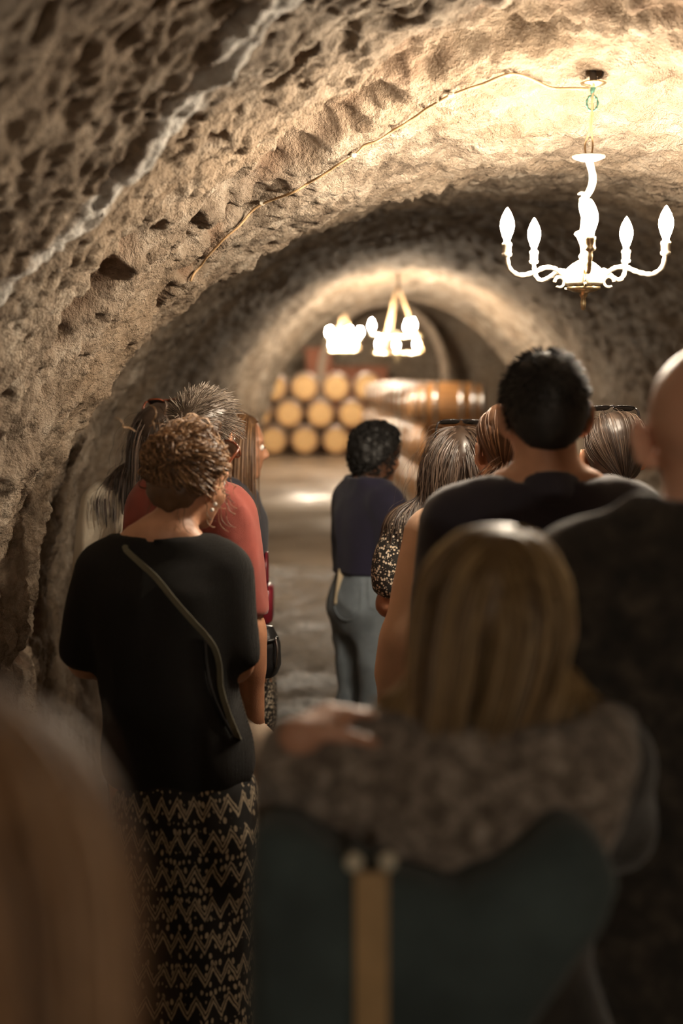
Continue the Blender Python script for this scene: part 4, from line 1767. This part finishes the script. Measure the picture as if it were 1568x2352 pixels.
# ---- woman in black jumper, hair in a bun ------------------------------------
def bun_woman():
    root = person_root(372, 3.3, 'woman in a black jumper and patterned skirt, curly hair up in a bun', -4)
    p = rig(1.625, True, .96, (.058, .03, .0), (-30, -6, 7), hips=.03,
            arms={-1: dict(el=(-.195, .01, 1.085), wr=(-.10, .20, 1.02), dir=(.8, .4, .05), palm=(0, -.6, .3), curl=.4),
                  1: dict(el=(.172, .0, 1.085), wr=(.08, .20, 1.02), dir=(-.8, .4, .05), palm=(0, -.6, .3), curl=.4)})
    build_body(p, root, SK_MID)
    # loose jumper, sleeves gathered at the elbow
    pad = []
    for k in (-1, 1):
        pad.append(RC(p.sh[k] + V3(k * .005, 0, -.02), p.el[k] + V3(-k * .004, -.012, .035), .052, .056, .03))
    pad.append(TS([(.80, .15, .125, .045, 0), (.86, .165, .135, .035, -.005), (1.0, .160, .135, .015, -.01), (1.15, .160, .135, 0, -.01), (1.27, .160, .12, 0, -.01), (1.315, .14, .09, 0, -.008)], 2.6, .03))
    VF = top_garment(p, root, KNIT, 'jumper', .016, .80, .98, .018, .010, .007, 1.372, pad, (11, 11, 4), h=.0135)
    hemp = [TS([(.775, .150, .122, .05, 0), (.80, .158, .130, .05, 0), (.83, .150, .122, .05, 0)], 2.4, .02)]
    me, _ = solid('hem_band', hemp, KNIT, .011, folds=.004)
    ob('hem_band', me, root)
    sk = [TS([(.05, .20, .17, .02, 0), (.30, .175, .15, .03, 0), (.55, .172, .145, .04, 0), (.70, .178, .148, .045, 0), (.80, .165, .138, .045, 0), (.92, .13, .11, .03, 0)], 2.3, .03)]
    me, _ = solid('skirt', sk, IKAT, .013, folds=.007, fold_sc=(10, 10, 1.6), cuts=[lambda X, Y, Z: (.07 - Z) + 0 * X + 0 * Y])
    ob('skirt', me, root)
    shoes(p, root, SHOE)
    # hair swept up into a curly bun
    C, M = p.hc, p.hR
    bun = C + M @ V3(-.004, -.082, .052)
    parts = [cap_part(p, [EL(bun, (.056, .050, .052), M, .03)], th=.014, lump=.006, nape=-.07)]
    u = scalp_roots(p, 950, -.62, .5, 21)
    P0 = scalp_point(p, u, .008)
    d = (bun - P0)
    Ps = flow(p, P0, d + (u @ M.T) * .02, np.linalg.norm(d, axis=1) * 1.05, 13, 0.0, .22, 22, .020, head_prims(p)[:2], .7, (bun + V3(0, 0, 0), .7))
    strand_mesh(parts, Ps, .0016, 23, 3)
    r = np.random.default_rng(5)
    Q, N = ell_points(520, bun, V3(.058, .052, .054), M, 24)
    curls(parts, Q, N, .055, .011, .0019, 25, (1, 2.4), .1)
    Q, N = ell_points(420, C + M @ V3(0, -.014, .036), V3(.088, .108, .097), M, 26, lambda u: (u[:, 1] < .35) & (u[:, 2] > -.35))
    curls(parts, Q, N, .06, .009, .0016, 27, (.8, 1.8), .2)
    # escaped curls at the nape, temple and crown
    cur = []
    for i in range(46):
        if i < 16:
            b0 = C + M @ V3(r.uniform(-.06, .06), -.075, r.uniform(-.09, -.05))
            dr = V3(r.uniform(-.3, .3), -.25, -1)
        elif i < 30:
            b0 = C + M @ V3(r.uniform(.06, .085), r.uniform(-.02, .05), r.uniform(-.06, .04))
            dr = V3(.35, .2, -1)
        else:
            b0 = bun + r.normal(size=3) * .03 + V3(0, 0, .03)
            dr = V3(r.uniform(-.8, .8), r.uniform(-.5, .2), r.uniform(.2, 1))
        t = np.linspace(0, 1, 16)
        ln = r.uniform(.04, .075)
        sp = r.uniform(6, 11)
        rr = .010 * t
        base = b0 + dr / np.linalg.norm(dr) * (t * ln)[:, None]
        cur.append(base + np.stack([np.cos(t * sp) * rr, np.sin(t * sp * .9) * rr, np.sin(t * sp) * rr * .7], 1))
    strand_mesh(parts, np.array(cur), .0011, 33, 4)
    finish_hair('hair', parts, H_BROWN, root)
    for dz in (0, .014):
        c = C + M @ V3(.086, -.012 + dz * .6, -.052 + dz)
        ob('earring', MB().add(*lathe([(.0004, -.005), (.0036, -.0036), (.005, 0), (.0036, .0036), (.0004, .005)], 12, c)).mesh('earring', PEARL), root)
    sunglasses(p, root, 'tortoiseshell sunglasses pushed up in the hair of the woman with the bun', GLASS_T, (.0, .088, .092), 36, 1.02)
    # crossbody bag: strap over the back, small pouch in front of the hip
    bag = thing('crossbody_bag', 'olive-strapped bag slung across the back of the woman in the black jumper', 'bag')
    bag.matrix_basis = root.matrix_basis.copy()
    pts = drape(root, VF, [(290, 1262), (322, 1295), (360, 1330), (400, 1378), (440, 1425), (470, 1460), (490, 1490), (500, 1530), (503, 1580), (520, 1640), (540, 1690)], .006)
    pts = [V3(-.085, .09, 1.30), V3(-.088, .05, 1.345), pts[0] + V3(0, .012, .006)] + pts + [V3(.175, .10, .84), V3(.15, .16, .80)]
    ob('strap', MB().add(*band(pts, .013, .004, 90, face=(0, -1, 0))).mesh('strap', OLIVE, False), bag)
    pts2 = drape(root, VF, [(468, 1470), (472, 1520), (482, 1580), (505, 1640), (530, 1690)], .005)
    if len(pts2) > 3:
        ob('strap', MB().add(*tube(pts2, .0035, 40, 6)).mesh('strap', BLK_LEATHER), bag)
    ob('pouch', MB().add(*bevel_box((.08, .20, .76), (.17, .05, .12), .02)).mesh('pouch', BLK_LEATHER), bag)


bun_woman()


# ---- man in red shirt ---------------------------------------------------------
def red_man():
    root = person_root(438, 3.95, 'man in a brick-red shirt and beige trousers, one hand in his pocket', -48)
    el, wr = loc_px(root, 560, 1440, 3.80), loc_px(root, 580, 1650, 3.86)
    p = rig(1.705, False, .88, (.01, .03, 0), (18, -4, 4),
            arms={1: dict(el=tuple(el), wr=tuple(wr), dir=(-.1, .25, -1), palm=(-1, 0, 0), curl=.3)})
    p.ra = .058
    build_body(p, root, SK_WARM)
    red = fabric('brick_red_linen', (.24, .048, .034), 700, .18)
    col = [RC(V3(-.055, -.055, 1.452), V3(.055, -.055, 1.452), .018, .018, .02)]
    top_garment(p, root, red, 'shirt', .018, .86, .92, .020, .010, .010, 1.475, col)
    tr = fabric('beige_linen', (.36, .28, .21), 600, .15)
    hp = p.wr[1] + V3(-.01, .02, -.10)
    trousers(p, root, tr, 'trousers', .02, 1.0, .08, .012, .022, extra=[RC(p.wr[1] + V3(-.01, 0, -.05), hp, .050, .050, .05), RC(hp, p.kn[1], .05, .07, .06)])
    shoes(p, root, SHOE)
    short_hair(p, root, H_GREY, 2600, .030, 41, .0010, .012, .04, fwd=.7, top_len=1.4, whirl=.13)


red_man()


# ---- woman in cream shirt, long dark hair -------------------------------------
def cream_woman():
    root = person_root(345, 4.6, 'woman in a loose cream shirt with long straight dark hair, close to the rock wall', -8)
    p = rig(1.665, True, 1.0, (.035, 0, 0), (-6, 0, 0))
    build_body(p, root, SK_FAIR)
    top_garment(p, root, fabric('cream_cotton', (.55, .49, .39), 600, .12), 'shirt', .026, .80, 1.2, .030, .010, .010)
    trousers(p, root, DENIM_D)
    shoes(p, root, SHOE)
    long_hair(p, root, H_DARK, 950, (V3(.0, -.12, 1.0), .25), .16, .38, .03, 51, .0014, .010, back=.25)
    sunglasses(p, root, 'brown sunglasses resting on the long dark hair beside the tousled man', GLASS_T, (0, .045, .128), 62)


cream_woman()


# ---- person in profile, navy top ----------------------------------------------
def profile_person():
    root = person_root(528, 5.0, 'person in a navy top seen in profile past the red-shirted man', -84)
    p = rig(1.63, True, 1.0, (0, .015, 0), (4, -6, 0),
            arms={1: dict(el=(.20, .035, 1.04), wr=(.20, .09, .82), dir=(0, .1, -1), palm=(-1, 0, 0), curl=.5)})
    build_body(p, root, SK_WARM)
    navy = fabric('navy_jersey', (.016, .016, .026), 700, .2)
    top_garment(p, root, navy, 'top', .030, .90, .8, .022, .014, .008)
    sk = [TS([(.35, .20, .17, 0, 0), (.6, .195, .165, 0, 0), (.85, .185, .145, 0, 0), (.98, .14, .115, 0, 0)], 2.3, .03)]
    me, _ = solid('skirt', sk, floral_mat(), .014, folds=.008, fold_sc=(10, 10, 2))
    ob('skirt', me, root)
    shoes(p, root, SHOE)
    long_hair(p, root, H_BROWN, 650, None, .16, .36, .03, 61, .0014, .010, back=.7, front=.05)
    # dark red bag held low
    b = thing('handbag', 'dark red handbag hanging past the navy top', 'bag', at(612, 1385, 4.9))
    ob('body', MB().add(*bevel_box((0, 0, 0), (.045, .16, .14), .018)).mesh('body', plain('oxblood_leather', (.16, .012, .022), .35, var=.2)), b)
    ob('handle', MB().add(*tube([(0, -.055, .06), (0, -.045, .14), (0, 0, .175), (0, .045, .14), (0, .055, .06)], .006, 24, 6)).mesh('handle', plain('oxblood_trim', (.12, .01, .018), .35)), b)
    # black leather sling bag behind the man's arm
    c = at(606, 1490, 4.32)
    b = thing('sling_bag', 'black leather sling bag showing behind the bare forearm of the red-shirted man', 'bag', c, R(-15))
    pr = [TS([(-.085, .045, .05, -.008, 0), (-.05, .062, .06, -.01, 0), (.02, .066, .06, -.016, 0), (.07, .052, .05, -.026, 0)], 2.8, .02)]
    me, _ = solid('body', pr, BLK_LEATHER, .008, folds=.004)
    ob('body', me, b)
    ob('zip', MB().add(*tube([(.048, -.035, .045), (.058, -.045, .0), (.052, -.04, -.05)], .004, 16, 6)).mesh('zip', plain('steel_zip', (.25, .25, .25), .3, 1.0)), b)
    ob('flap', MB().add(*tube([(-.06, -.056, .04), (-.01, -.064, .03), (.035, -.05, .035), (.05, -.02, .04)], .006, 18, 6)).mesh('flap', BLK_LEATHER), b)
    ob('strap', MB().add(*band([(-.02, 0, .065), (-.06, .01, .16), (-.10, .02, .26)], .025, .004, 20)).mesh('strap', BLK_LEATHER, False), b)


profile_person()


# ---- the guide -----------------------------------------------------------------
def guide():
    root = person_root(832, 5.8, 'guide in navy jumper and blue jeans with a curly black bob', -58)
    p = rig(1.555, True, 1.06, (0, .02, 0), (8, -8, 0), lean=.06,
            arms={1: dict(el=(.195, .03, 1.03), wr=(.07, .25, 1.085), dir=(-.7, .6, .2), palm=(0, -.3, 1), curl=.6, fine=True),
                  -1: dict(el=(-.19, .05, 1.03), wr=(-.05, .26, 1.085), dir=(.7, .6, .2), palm=(0, -.3, 1), curl=.6, fine=True)})
    build_body(p, root, SK_WARM)
    navy = fabric('deep_navy_knit', (.013, .011, .032), 500, .25)
    VF = top_garment(p, root, navy, 'jumper', .026, .955, 1.75, .026, .012, .007)
    jeans = fabric('faded_blue_denim', (.21, .255, .295), 700, .22, fold=9)
    VJ = trousers(p, root, jeans, 'jeans', .008, 1.10, .08, .006, .004, h=.014)
    for out_ in ([(768, 1330), (770, 1400), (797, 1425), (826, 1402), (828, 1330)], [(845, 1330), (848, 1390), (862, 1400)]):
        sp = drape(root, VJ, out_, .002)
        if len(sp) > 2:
            ob('pocket_seam', MB().add(*tube(sp, .0025, 30, 5)).mesh('pocket_seam', jeans), root)
    shoes(p, root, SHOE)
    # full curly bob
    C, M = p.hc, p.hR
    parts = [cap_part(p, [EL(C + M @ V3(0, -.03, -.02), (.098, .085, .085), M, .04), EL(C + M @ V3(0, -.02, .045), (.094, .104, .08), M, .04)], th=.02, lump=.009, nape=-.09, side=.03)]
    for c_, r_, sd in ((V3(0, -.03, -.02), V3(.104, .092, .090), 71), (V3(0, -.018, .045), V3(.102, .112, .088), 74)):
        Q, N = ell_points(620, C + M @ c_, r_, M, sd, lambda u: (u[:, 1] < .45) | (u[:, 2] > .6))
        curls(parts, Q, N, .05, .010, .0022, sd + 1, (1, 2.2), .5)
    finish_hair('hair', parts, H_BLACK, root)
    # lanyard
    lan = thing('lanyard', 'white lanyard and name badge hanging round the neck of the guide', 'lanyard')
    lan.matrix_basis = root.matrix_basis.copy()
    w_ = fabric('white_ribbon', (.60, .58, .56), 500, .05)
    ob('ribbon', MB().add(*band([(.05, -.03, 1.335), (.075, .02, 1.33), (.095, .085, 1.27), (.085, .135, 1.18), (.05, .17, 1.09)], .014, .003, 40, face=(.6, .8, .2))).mesh('ribbon', w_, False), lan)
    ob('ribbon', MB().add(*band([(-.05, -.03, 1.335), (-.075, .02, 1.33), (-.095, .085, 1.27), (-.06, .14, 1.18), (.03, .175, 1.09)], .014, .003, 40, face=(-.6, .8, .2))).mesh('ribbon', w_, False), lan)
    ob('badge', MB().add(*bevel_box((.045, .185, 1.05), (.06, .006, .085), .003)).mesh('badge', plain('badge_card', (.7, .68, .64), .4, var=.04), False), lan)
    # phone in the back pocket
    ph = thing('mobile_phone', 'phone in a cream case poking out of the guide\'s back pocket', 'phone')
    q = drape(root, VJ, [(792, 1345)], .006)[0]
    Mw = np.array(root.matrix_basis)
    q = Mw[:3, :3] @ q + Mw[:3, 3]
    ph.matrix_basis = Matrix.Translation(Vector(q + V3(.006, .030, -.012))) @ Matrix.Rotation(R(-8), 4, 'Z') @ Matrix.Rotation(R(-4), 4, 'X') @ Matrix.Rotation(R(7), 4, 'Y')
    ob('case', MB().add(*bevel_box((0, 0, 0), (.074, .011, .15), .0045)).mesh('case', plain('cream_case', (.62, .52, .36), .4, var=.05), False), ph)
    ob('camera_bump', MB().add(*bevel_box((.012, -.008, .042), (.030, .006, .034), .002)).mesh('camera_bump', plain('phone_glass', (.02, .02, .022), .15), False), ph)
    # notes in the hands
    nt = thing('note_card', 'folded card held in the hands of the guide', 'card')
    nt.matrix_basis = root.matrix_basis @ Matrix.Translation(Vector((.0, .375, 1.115))) @ Matrix.Rotation(R(-35), 4, 'X')
    ob('card', MB().add(*bevel_box((0, 0, 0), (.12, .07, .004), .0012)).mesh('card', plain('paper', (.62, .58, .50), .7, var=.04), False), nt)


guide()


# ---- woman in floral top ---------------------------------------------------------
def floral_woman():
    root = person_root(1052, 4.35, 'woman in a black top scattered with cream blossoms, long dark wavy hair', 6)
    p = rig(1.60, True, 1.04, (.012, 0, 0), (-8, 2, 0),
            arms={-1: dict(el=(-.215, -.02, 1.065), wr=(-.12, .17, 1.0), dir=(.8, .5, .1), palm=(0, -.5, .5), curl=.4)})
    build_body(p, root, SK_WARM)
    puff = [EL(p.sh[-1] * .55 + p.el[-1] * .45 + V3(-.006, 0, 0), (.072, .074, .115), rotm(0, 0, 14), .04), EL(p.sh[1] * .55 + p.el[1] * .45, (.072, .074, .115), rotm(0, 0, -14), .04)]
    top_garment(p, root, floral_mat(), 'blouse', .020, .80, .88, .022, .010, .010, extra=puff)
    trousers(p, root, DENIM_D)
    shoes(p, root, SHOE)
    long_hair(p, root, H_DARK, 1100, (V3(-.03, -.12, 1.0), .12), .16, .42, .12, 81, .0013, .016, back=.4)
    sunglasses(p, root, 'black sunglasses on top of the dark wavy hair of the floral-topped woman', GLASS_B, (0, .028, .137), 72, 1.06)


floral_woman()


# ---- woman in peach top, auburn hair ----------------------------------------------
def peach_woman():
    root = person_root(1138, 3.62, 'woman in a peach long-sleeved top with auburn hair, half hidden by the dark-haired man', 4)
    p = rig(1.685, True, 1.06, (.030, 0, 0), (14, 0, 0),
            arms={-1: dict(el=(-.232, -.02, 1.10), wr=(-.265, .05, .86))})
    build_body(p, root, SK_FAIR)
    top_garment(p, root, fabric('peach_cotton', (.66, .43, .29), 600, .08), 'top', .020, .84, 1.9, .018, .010, .007)
    trousers(p, root, DENIM_D)
    shoes(p, root, SHOE)
    C, M = p.hc, p.hR
    tie = C + M @ V3(-.045, -.095, -.055)
    parts = [cap_part(p, th=.009)]
    u = scalp_roots(p, 1100, -.5, .5, 91)
    P0 = scalp_point(p, u, .006)
    d = tie - P0
    Ps = flow(p, P0, d, np.linalg.norm(d, axis=1) * 1.1, 10, 0.0, .02, 92, .016, head_prims(p)[:2], .7, (tie, .8))
    strand_mesh(parts, tame(p, Ps), .0012, 93, 3)
    r = np.random.default_rng(9)
    n = 800
    P0 = tie + r.normal(size=(n, 3)) * [.016, .008, .014]
    Pl = flow(p, P0, np.array([-.55, -.35, -.6]) + r.normal(size=(n, 3)) * [.38, .2, .2], .36 * r.uniform(.75, 1.05, n), 15, .14, .06, 94, .03, collider(p), .8)
    strand_mesh(parts, Pl, .0015, 95, 3)
    finish_hair('hair', parts, H_AUBURN, root)


peach_woman()


# ---- dark-haired man in navy --------------------------------------------------------
def navy_man():
    root = person_root(1256, 2.9, 'tall man in a dark navy shirt with cropped black hair', 0)
    p = rig(1.80, False, .95, (-.006, 0, 0), (3, -3, 0), head_sc=1.04)
    build_body(p, root, SK_MID)
    navy = fabric('dark_navy_pique', (.018, .015, .026), 600, .2, sheen=.4)
    top_garment(p, root, navy, 'shirt', .016, .82, .9, .015, .012, .008, 1.535)
    # stand collar
    nb = neck_prims(p)[0]
    cp = [RC(nb.a + V3(0, -.006, .005), nb.a + V3(0, .0, .045), .082, .073, .01)]
    hol = RC(nb.a, nb.b, .060, .060)
    me, _ = solid('collar', cp, navy, .008, cuts=[lambda X, Y, Z: (Z - nb.a[2] - .036 + .35 * (Y + .02)) + 0 * X, lambda X, Y, Z: (nb.a[2] - .018 - Z) + 0 * X + 0 * Y, lambda X, Y, Z: -hol.f(X, Y, Z)], it=2)
    ob('collar', me, root)
    trousers(p, root, DENIM_D)
    shoes(p, root, SHOE)
    short_hair(p, root, H_NEARBLACK, 2800, .014, 101, .0009, .005, .25, -.62, nape=-.088, top_len=1.5, whirl=.22)


navy_man()


# ---- woman with low ponytail ------------------------------------------------------
def pony_woman():
    root = person_root(1408, 3.85, 'bare-shouldered woman with a low ponytail, beside the tall man in navy', 3)
    p = rig(1.655, True, .98, (.002, 0, 0), (-2, 0, 0))
    build_body(p, root, SK_MID)
    top_garment(p, root, fabric('charcoal_strap_top', (.03, .025, .022)), 'strap_top', .012, .84, .05, -.03, .02, .005, 1.17, arms=())
    trousers(p, root, DENIM_D)
    shoes(p, root, SHOE)
    C, M = p.hc, p.hR
    tie = C + M @ V3(.012, -.112, -.062)
    parts = [cap_part(p, th=.008, lump=.0015)]
    u = scalp_roots(p, 1500, -.55, .5, 111)
    P0 = scalp_point(p, u, .006)
    d = tie - P0
    Ps = flow(p, P0, d, np.linalg.norm(d, axis=1) * 1.08, 10, 0.0, .01, 112, .011, head_prims(p)[:2], .7, (tie, .9))
    strand_mesh(parts, tame(p, Ps), .0011, 113, 3)
    r = np.random.default_rng(19)
    n = 500
    P0 = tie + r.normal(size=(n, 3)) * [.011, .006, .010]
    Pl = flow(p, P0, np.array([.05, -.25, -1.0]) + r.normal(size=(n, 3)) * [.30, .2, .1], .15 * r.uniform(.8, 1.05, n), 16, .12, .02, 114, .02, collider(p), .8)
    cen = tie + np.linspace(0, 1, 17)[:, None] * V3(.01, -.03, -.14)
    Pl = Pl * .55 + cen[None] * .45
    strand_mesh(parts, Pl, .0014, 115, 3)
    finish_hair('hair', parts, H_DARK, root)
    a = np.linspace(0, 2 * np.pi, 24)
    rp = tie + np.stack([np.cos(a) * .020, np.sin(a) * .016, np.sin(a) * .006], -1)
    ob('hair_tie', MB().add(*tubes(rp[None], np.full((1, 24), .006), 6)).mesh('hair_tie', BLK_LEATHER), root)
    sunglasses(p, root, 'black sunglasses pushed up on the head of the woman with the ponytail', GLASS_B, (0, .024, .135), 74, 1.0)


pony_woman()


# ---- bald man ----------------------------------------------------------------------
def bald_man():
    root = person_root(1632, 2.08, 'bald man in a dark mottled jacket at the right edge', 4)
    p = rig(1.80, False, .98, (0, 0, .0), (-16, 0, 0), head_sc=1.13)
    build_body(p, root, SK_FAIR)
    mot = blotch_mat('dark_mottled_cloth', (.007, .006, .005), (.020, .015, .011), (.055, .043, .031), 22)
    top_garment(p, root, mot, 'jacket', .026, .78, 1.9, .026, .016, .010, 1.565)
    cp = [RC(V3(-.07, -.05, 1.55), V3(.07, -.05, 1.55), .030, .030, .02), RC(V3(-.075, -.03, 1.545), V3(-.07, .06, 1.50), .026, .02, .02), RC(V3(.075, -.03, 1.545), V3(.07, .06, 1.50), .026, .02, .02)]
    me, _ = solid('collar', cp, blotch_mat('grey_mottled_collar', (.06, .05, .045), (.12, .10, .085), (.2, .17, .145), 30), .01, folds=.005)
    ob('collar', me, root)
    trousers(p, root, DENIM_D)
    shoes(p, root, SHOE)


bald_man()


# ---- blonde woman with shoulder bag ---------------------------------------------------
def blonde_woman():
    D = 1.85
    root = person_root(1140, D, 'woman with dark-blond hair in a speckled cardigan, hand raised to her shoulder', 0)
    hw = loc_px(root, 684, 1690, 1.74)
    p = rig(1.552, True, 1.04, (.004, 0, 0), (-6, -6, 0), head_sc=1.06,
            arms={-1: dict(el=(-.232, -.01, 1.10), wr=tuple(hw), dir=(.62, .62, .22), palm=(.2, .1, -1), curl=.45, fine=True),
                  1: dict(el=(.185, .10, 1.12), wr=(.08, .30, 1.08), dir=(-.7, .6, 0), palm=(0, -.5, 1), curl=.5)})
    build_body(p, root, SK_FAIR)
    top_garment(p, root, fabric('pale_blue_cotton', (.17, .22, .245), 600, .12), 'shirt', .008, 1.12, .8, .010, .004, .003, 1.365, arms=(-1,))
    spk = blotch_mat('speckled_boucle', (.055, .042, .032), (.18, .145, .115), (.40, .34, .29), 42, .006)
    dk = blotch_mat('dark_sleeve_cloth', (.010, .009, .008), (.020, .017, .014), (.035, .029, .023), 25)
    top_garment(p, root, dk, 'jacket', .013, .80, 1.9, .018, .06, .004, 1.29, arms=(1,))
    # cardigan worn off one shoulder, sagging across the back
    ex = [EL(V3(-.02, -.085, 1.20), (.185, .075, .12), rotm(0, 0, 10), .05), EL(V3(.09, -.075, 1.205), (.105, .085, .11), None, .05)]
    top_garment(p, root, spk, 'cardigan', .034, .98, 1.95, .036, .055, .012, 1.30, ex, arms=(-1,),
                cuts=[lambda X, Y, Z: (X - .155 - .5 * np.maximum(Z - 1.22, -.15)) + 0 * Y])
    trousers(p, root, DENIM_D)
    shoes(p, root, SHOE)
    long_hair(p, root, H_BLOND, 800, (V3(-.14, -.15, 1.05), .42), .12, .225, .03, 121, .0024, .011, back=.15, vol=.009, stray=0, tipz=1.31)
    # slouchy teal canvas bag on the back with a tan strap
    b = thing('shoulder_bag', 'slouchy teal canvas bag with a studded tan strap on the back of the blonde woman', 'bag')
    dB = 1.66
    out = [(604, 1880), (660, 1890), (760, 1935), (880, 1990), (1050, 2045), (1180, 1965), (1290, 1880), (1370, 1925), (1425, 2010), (1390, 2090), (1300, 2170), (1220, 2300), (1150, 2420), (1000, 2600), (760, 2640), (590, 2520), (570, 2300), (590, 2080)]
    pol = np.array([at(x, y, dB)[[0, 2]] for x, y in out])
    lo, hi = pol.min(0) - .05, pol.max(0) + .05
    xs = np.arange(lo[0], hi[0], .012)
    zs = np.arange(lo[1], hi[1], .012)
    ys = np.arange(-.12, .12, .012)
    X, Z = np.meshgrid(xs, zs, indexing='ij')
    d2 = np.full(X.shape, 9.0)
    inside = np.zeros(X.shape, bool)
    for i in range(len(pol)):
        a, c = pol[i], pol[(i + 1) % len(pol)]
        e = c - a
        t = np.clip(((X - a[0]) * e[0] + (Z - a[1]) * e[1]) / (e @ e), 0, 1)
        d2 = np.minimum(d2, np.hypot(X - a[0] - t * e[0], Z - a[1] - t * e[1]))
        cond = (a[1] > Z) != (c[1] > Z)
        inside ^= cond & (X < (c[0] - a[0]) * (Z - a[1]) / (c[1] - a[1] + 1e-12) + a[0])
    sd = np.where(inside, -d2, d2) + .035
    q = np.maximum(sd[:, None, :], 0)
    yy = np.maximum(np.abs(ys) - .028, 0)[None, :, None]
    f = np.minimum(np.maximum(sd[:, None, :], (np.abs(ys) - .028)[None, :, None]), 0) + np.sqrt(q ** 2 + yy ** 2) - .036
    V, F = surface_nets(f, xs, ys, zs)
    V = relax(V, F, 2)
    N = vnormals(V, F)
    k = 1 - 4 * np.abs(n3(V * [9, 9, 7] + 4) - .5)
    V = V + N * (k * .010)[:, None] + V3(0, dB, 0)
    teal = fabric('teal_canvas', (.045, .066, .069), 500, .3, fold=7)
    c0 = V3(pol[:, 0].mean(), dB, 0)
    b.location = c0 + V3(0, 0, pol[:, 1].min())
    loc = np.array(b.location)
    ob('body', mk_mesh('body', V - loc, F, True, teal), b)
    tan = plain('tan_leather', (.40, .26, .12), .5, var=.12, scale=40, bump=.001)
    pts = [at(853, y, 1.566) - loc for y in (2003, 2060, 2150, 2280, 2420, 2560)]
    V, F = band(pts, .038, .006, 30)
    ob('strap', MB().add(V, F).mesh('strap', tan, False), b)
    brass = plain('pale_brass', (.80, .76, .62), .25, .2, var=.05)
    for px, py in ((813, 1984), (891, 1982)):
        c = at(px, py, 1.552) - loc
        ob('stud', MB().add(*lathe([(.0105, .006), (.0105, .002), (.0075, -.004), (.0004, -.007)], 14, c, 'y')).mesh('stud', brass), b)


blonde_woman()


# ---- nearest head, lower left -------------------------------------------------------------
def near_person():
    root = person_root(-170, .78, 'nearest person with long auburn-brown hair, far out of focus at the lower left', -10)
    p = rig(1.575, True, 1.0, (.0, 0, 0), (-12, 0, 0), head_sc=.98)
    build_body(p, root, SK_MID)
    top_garment(p, root, fabric('dark_brown_knit', (.018, .012, .010)), 'jumper', .02, .84, 1.9, .018, .01, .006)
    trousers(p, root, DENIM_D)
    shoes(p, root, SHOE)
    long_hair(p, root, hair_mat('hair_red_brown', (.05, .022, .008), (.27, .145, .065), (.58, .39, .25), .6), 520, (V3(0, -.12, 1.0), .2), .16, .36, .05, 131, .0026, .010, back=.2, stray=20)


near_person()
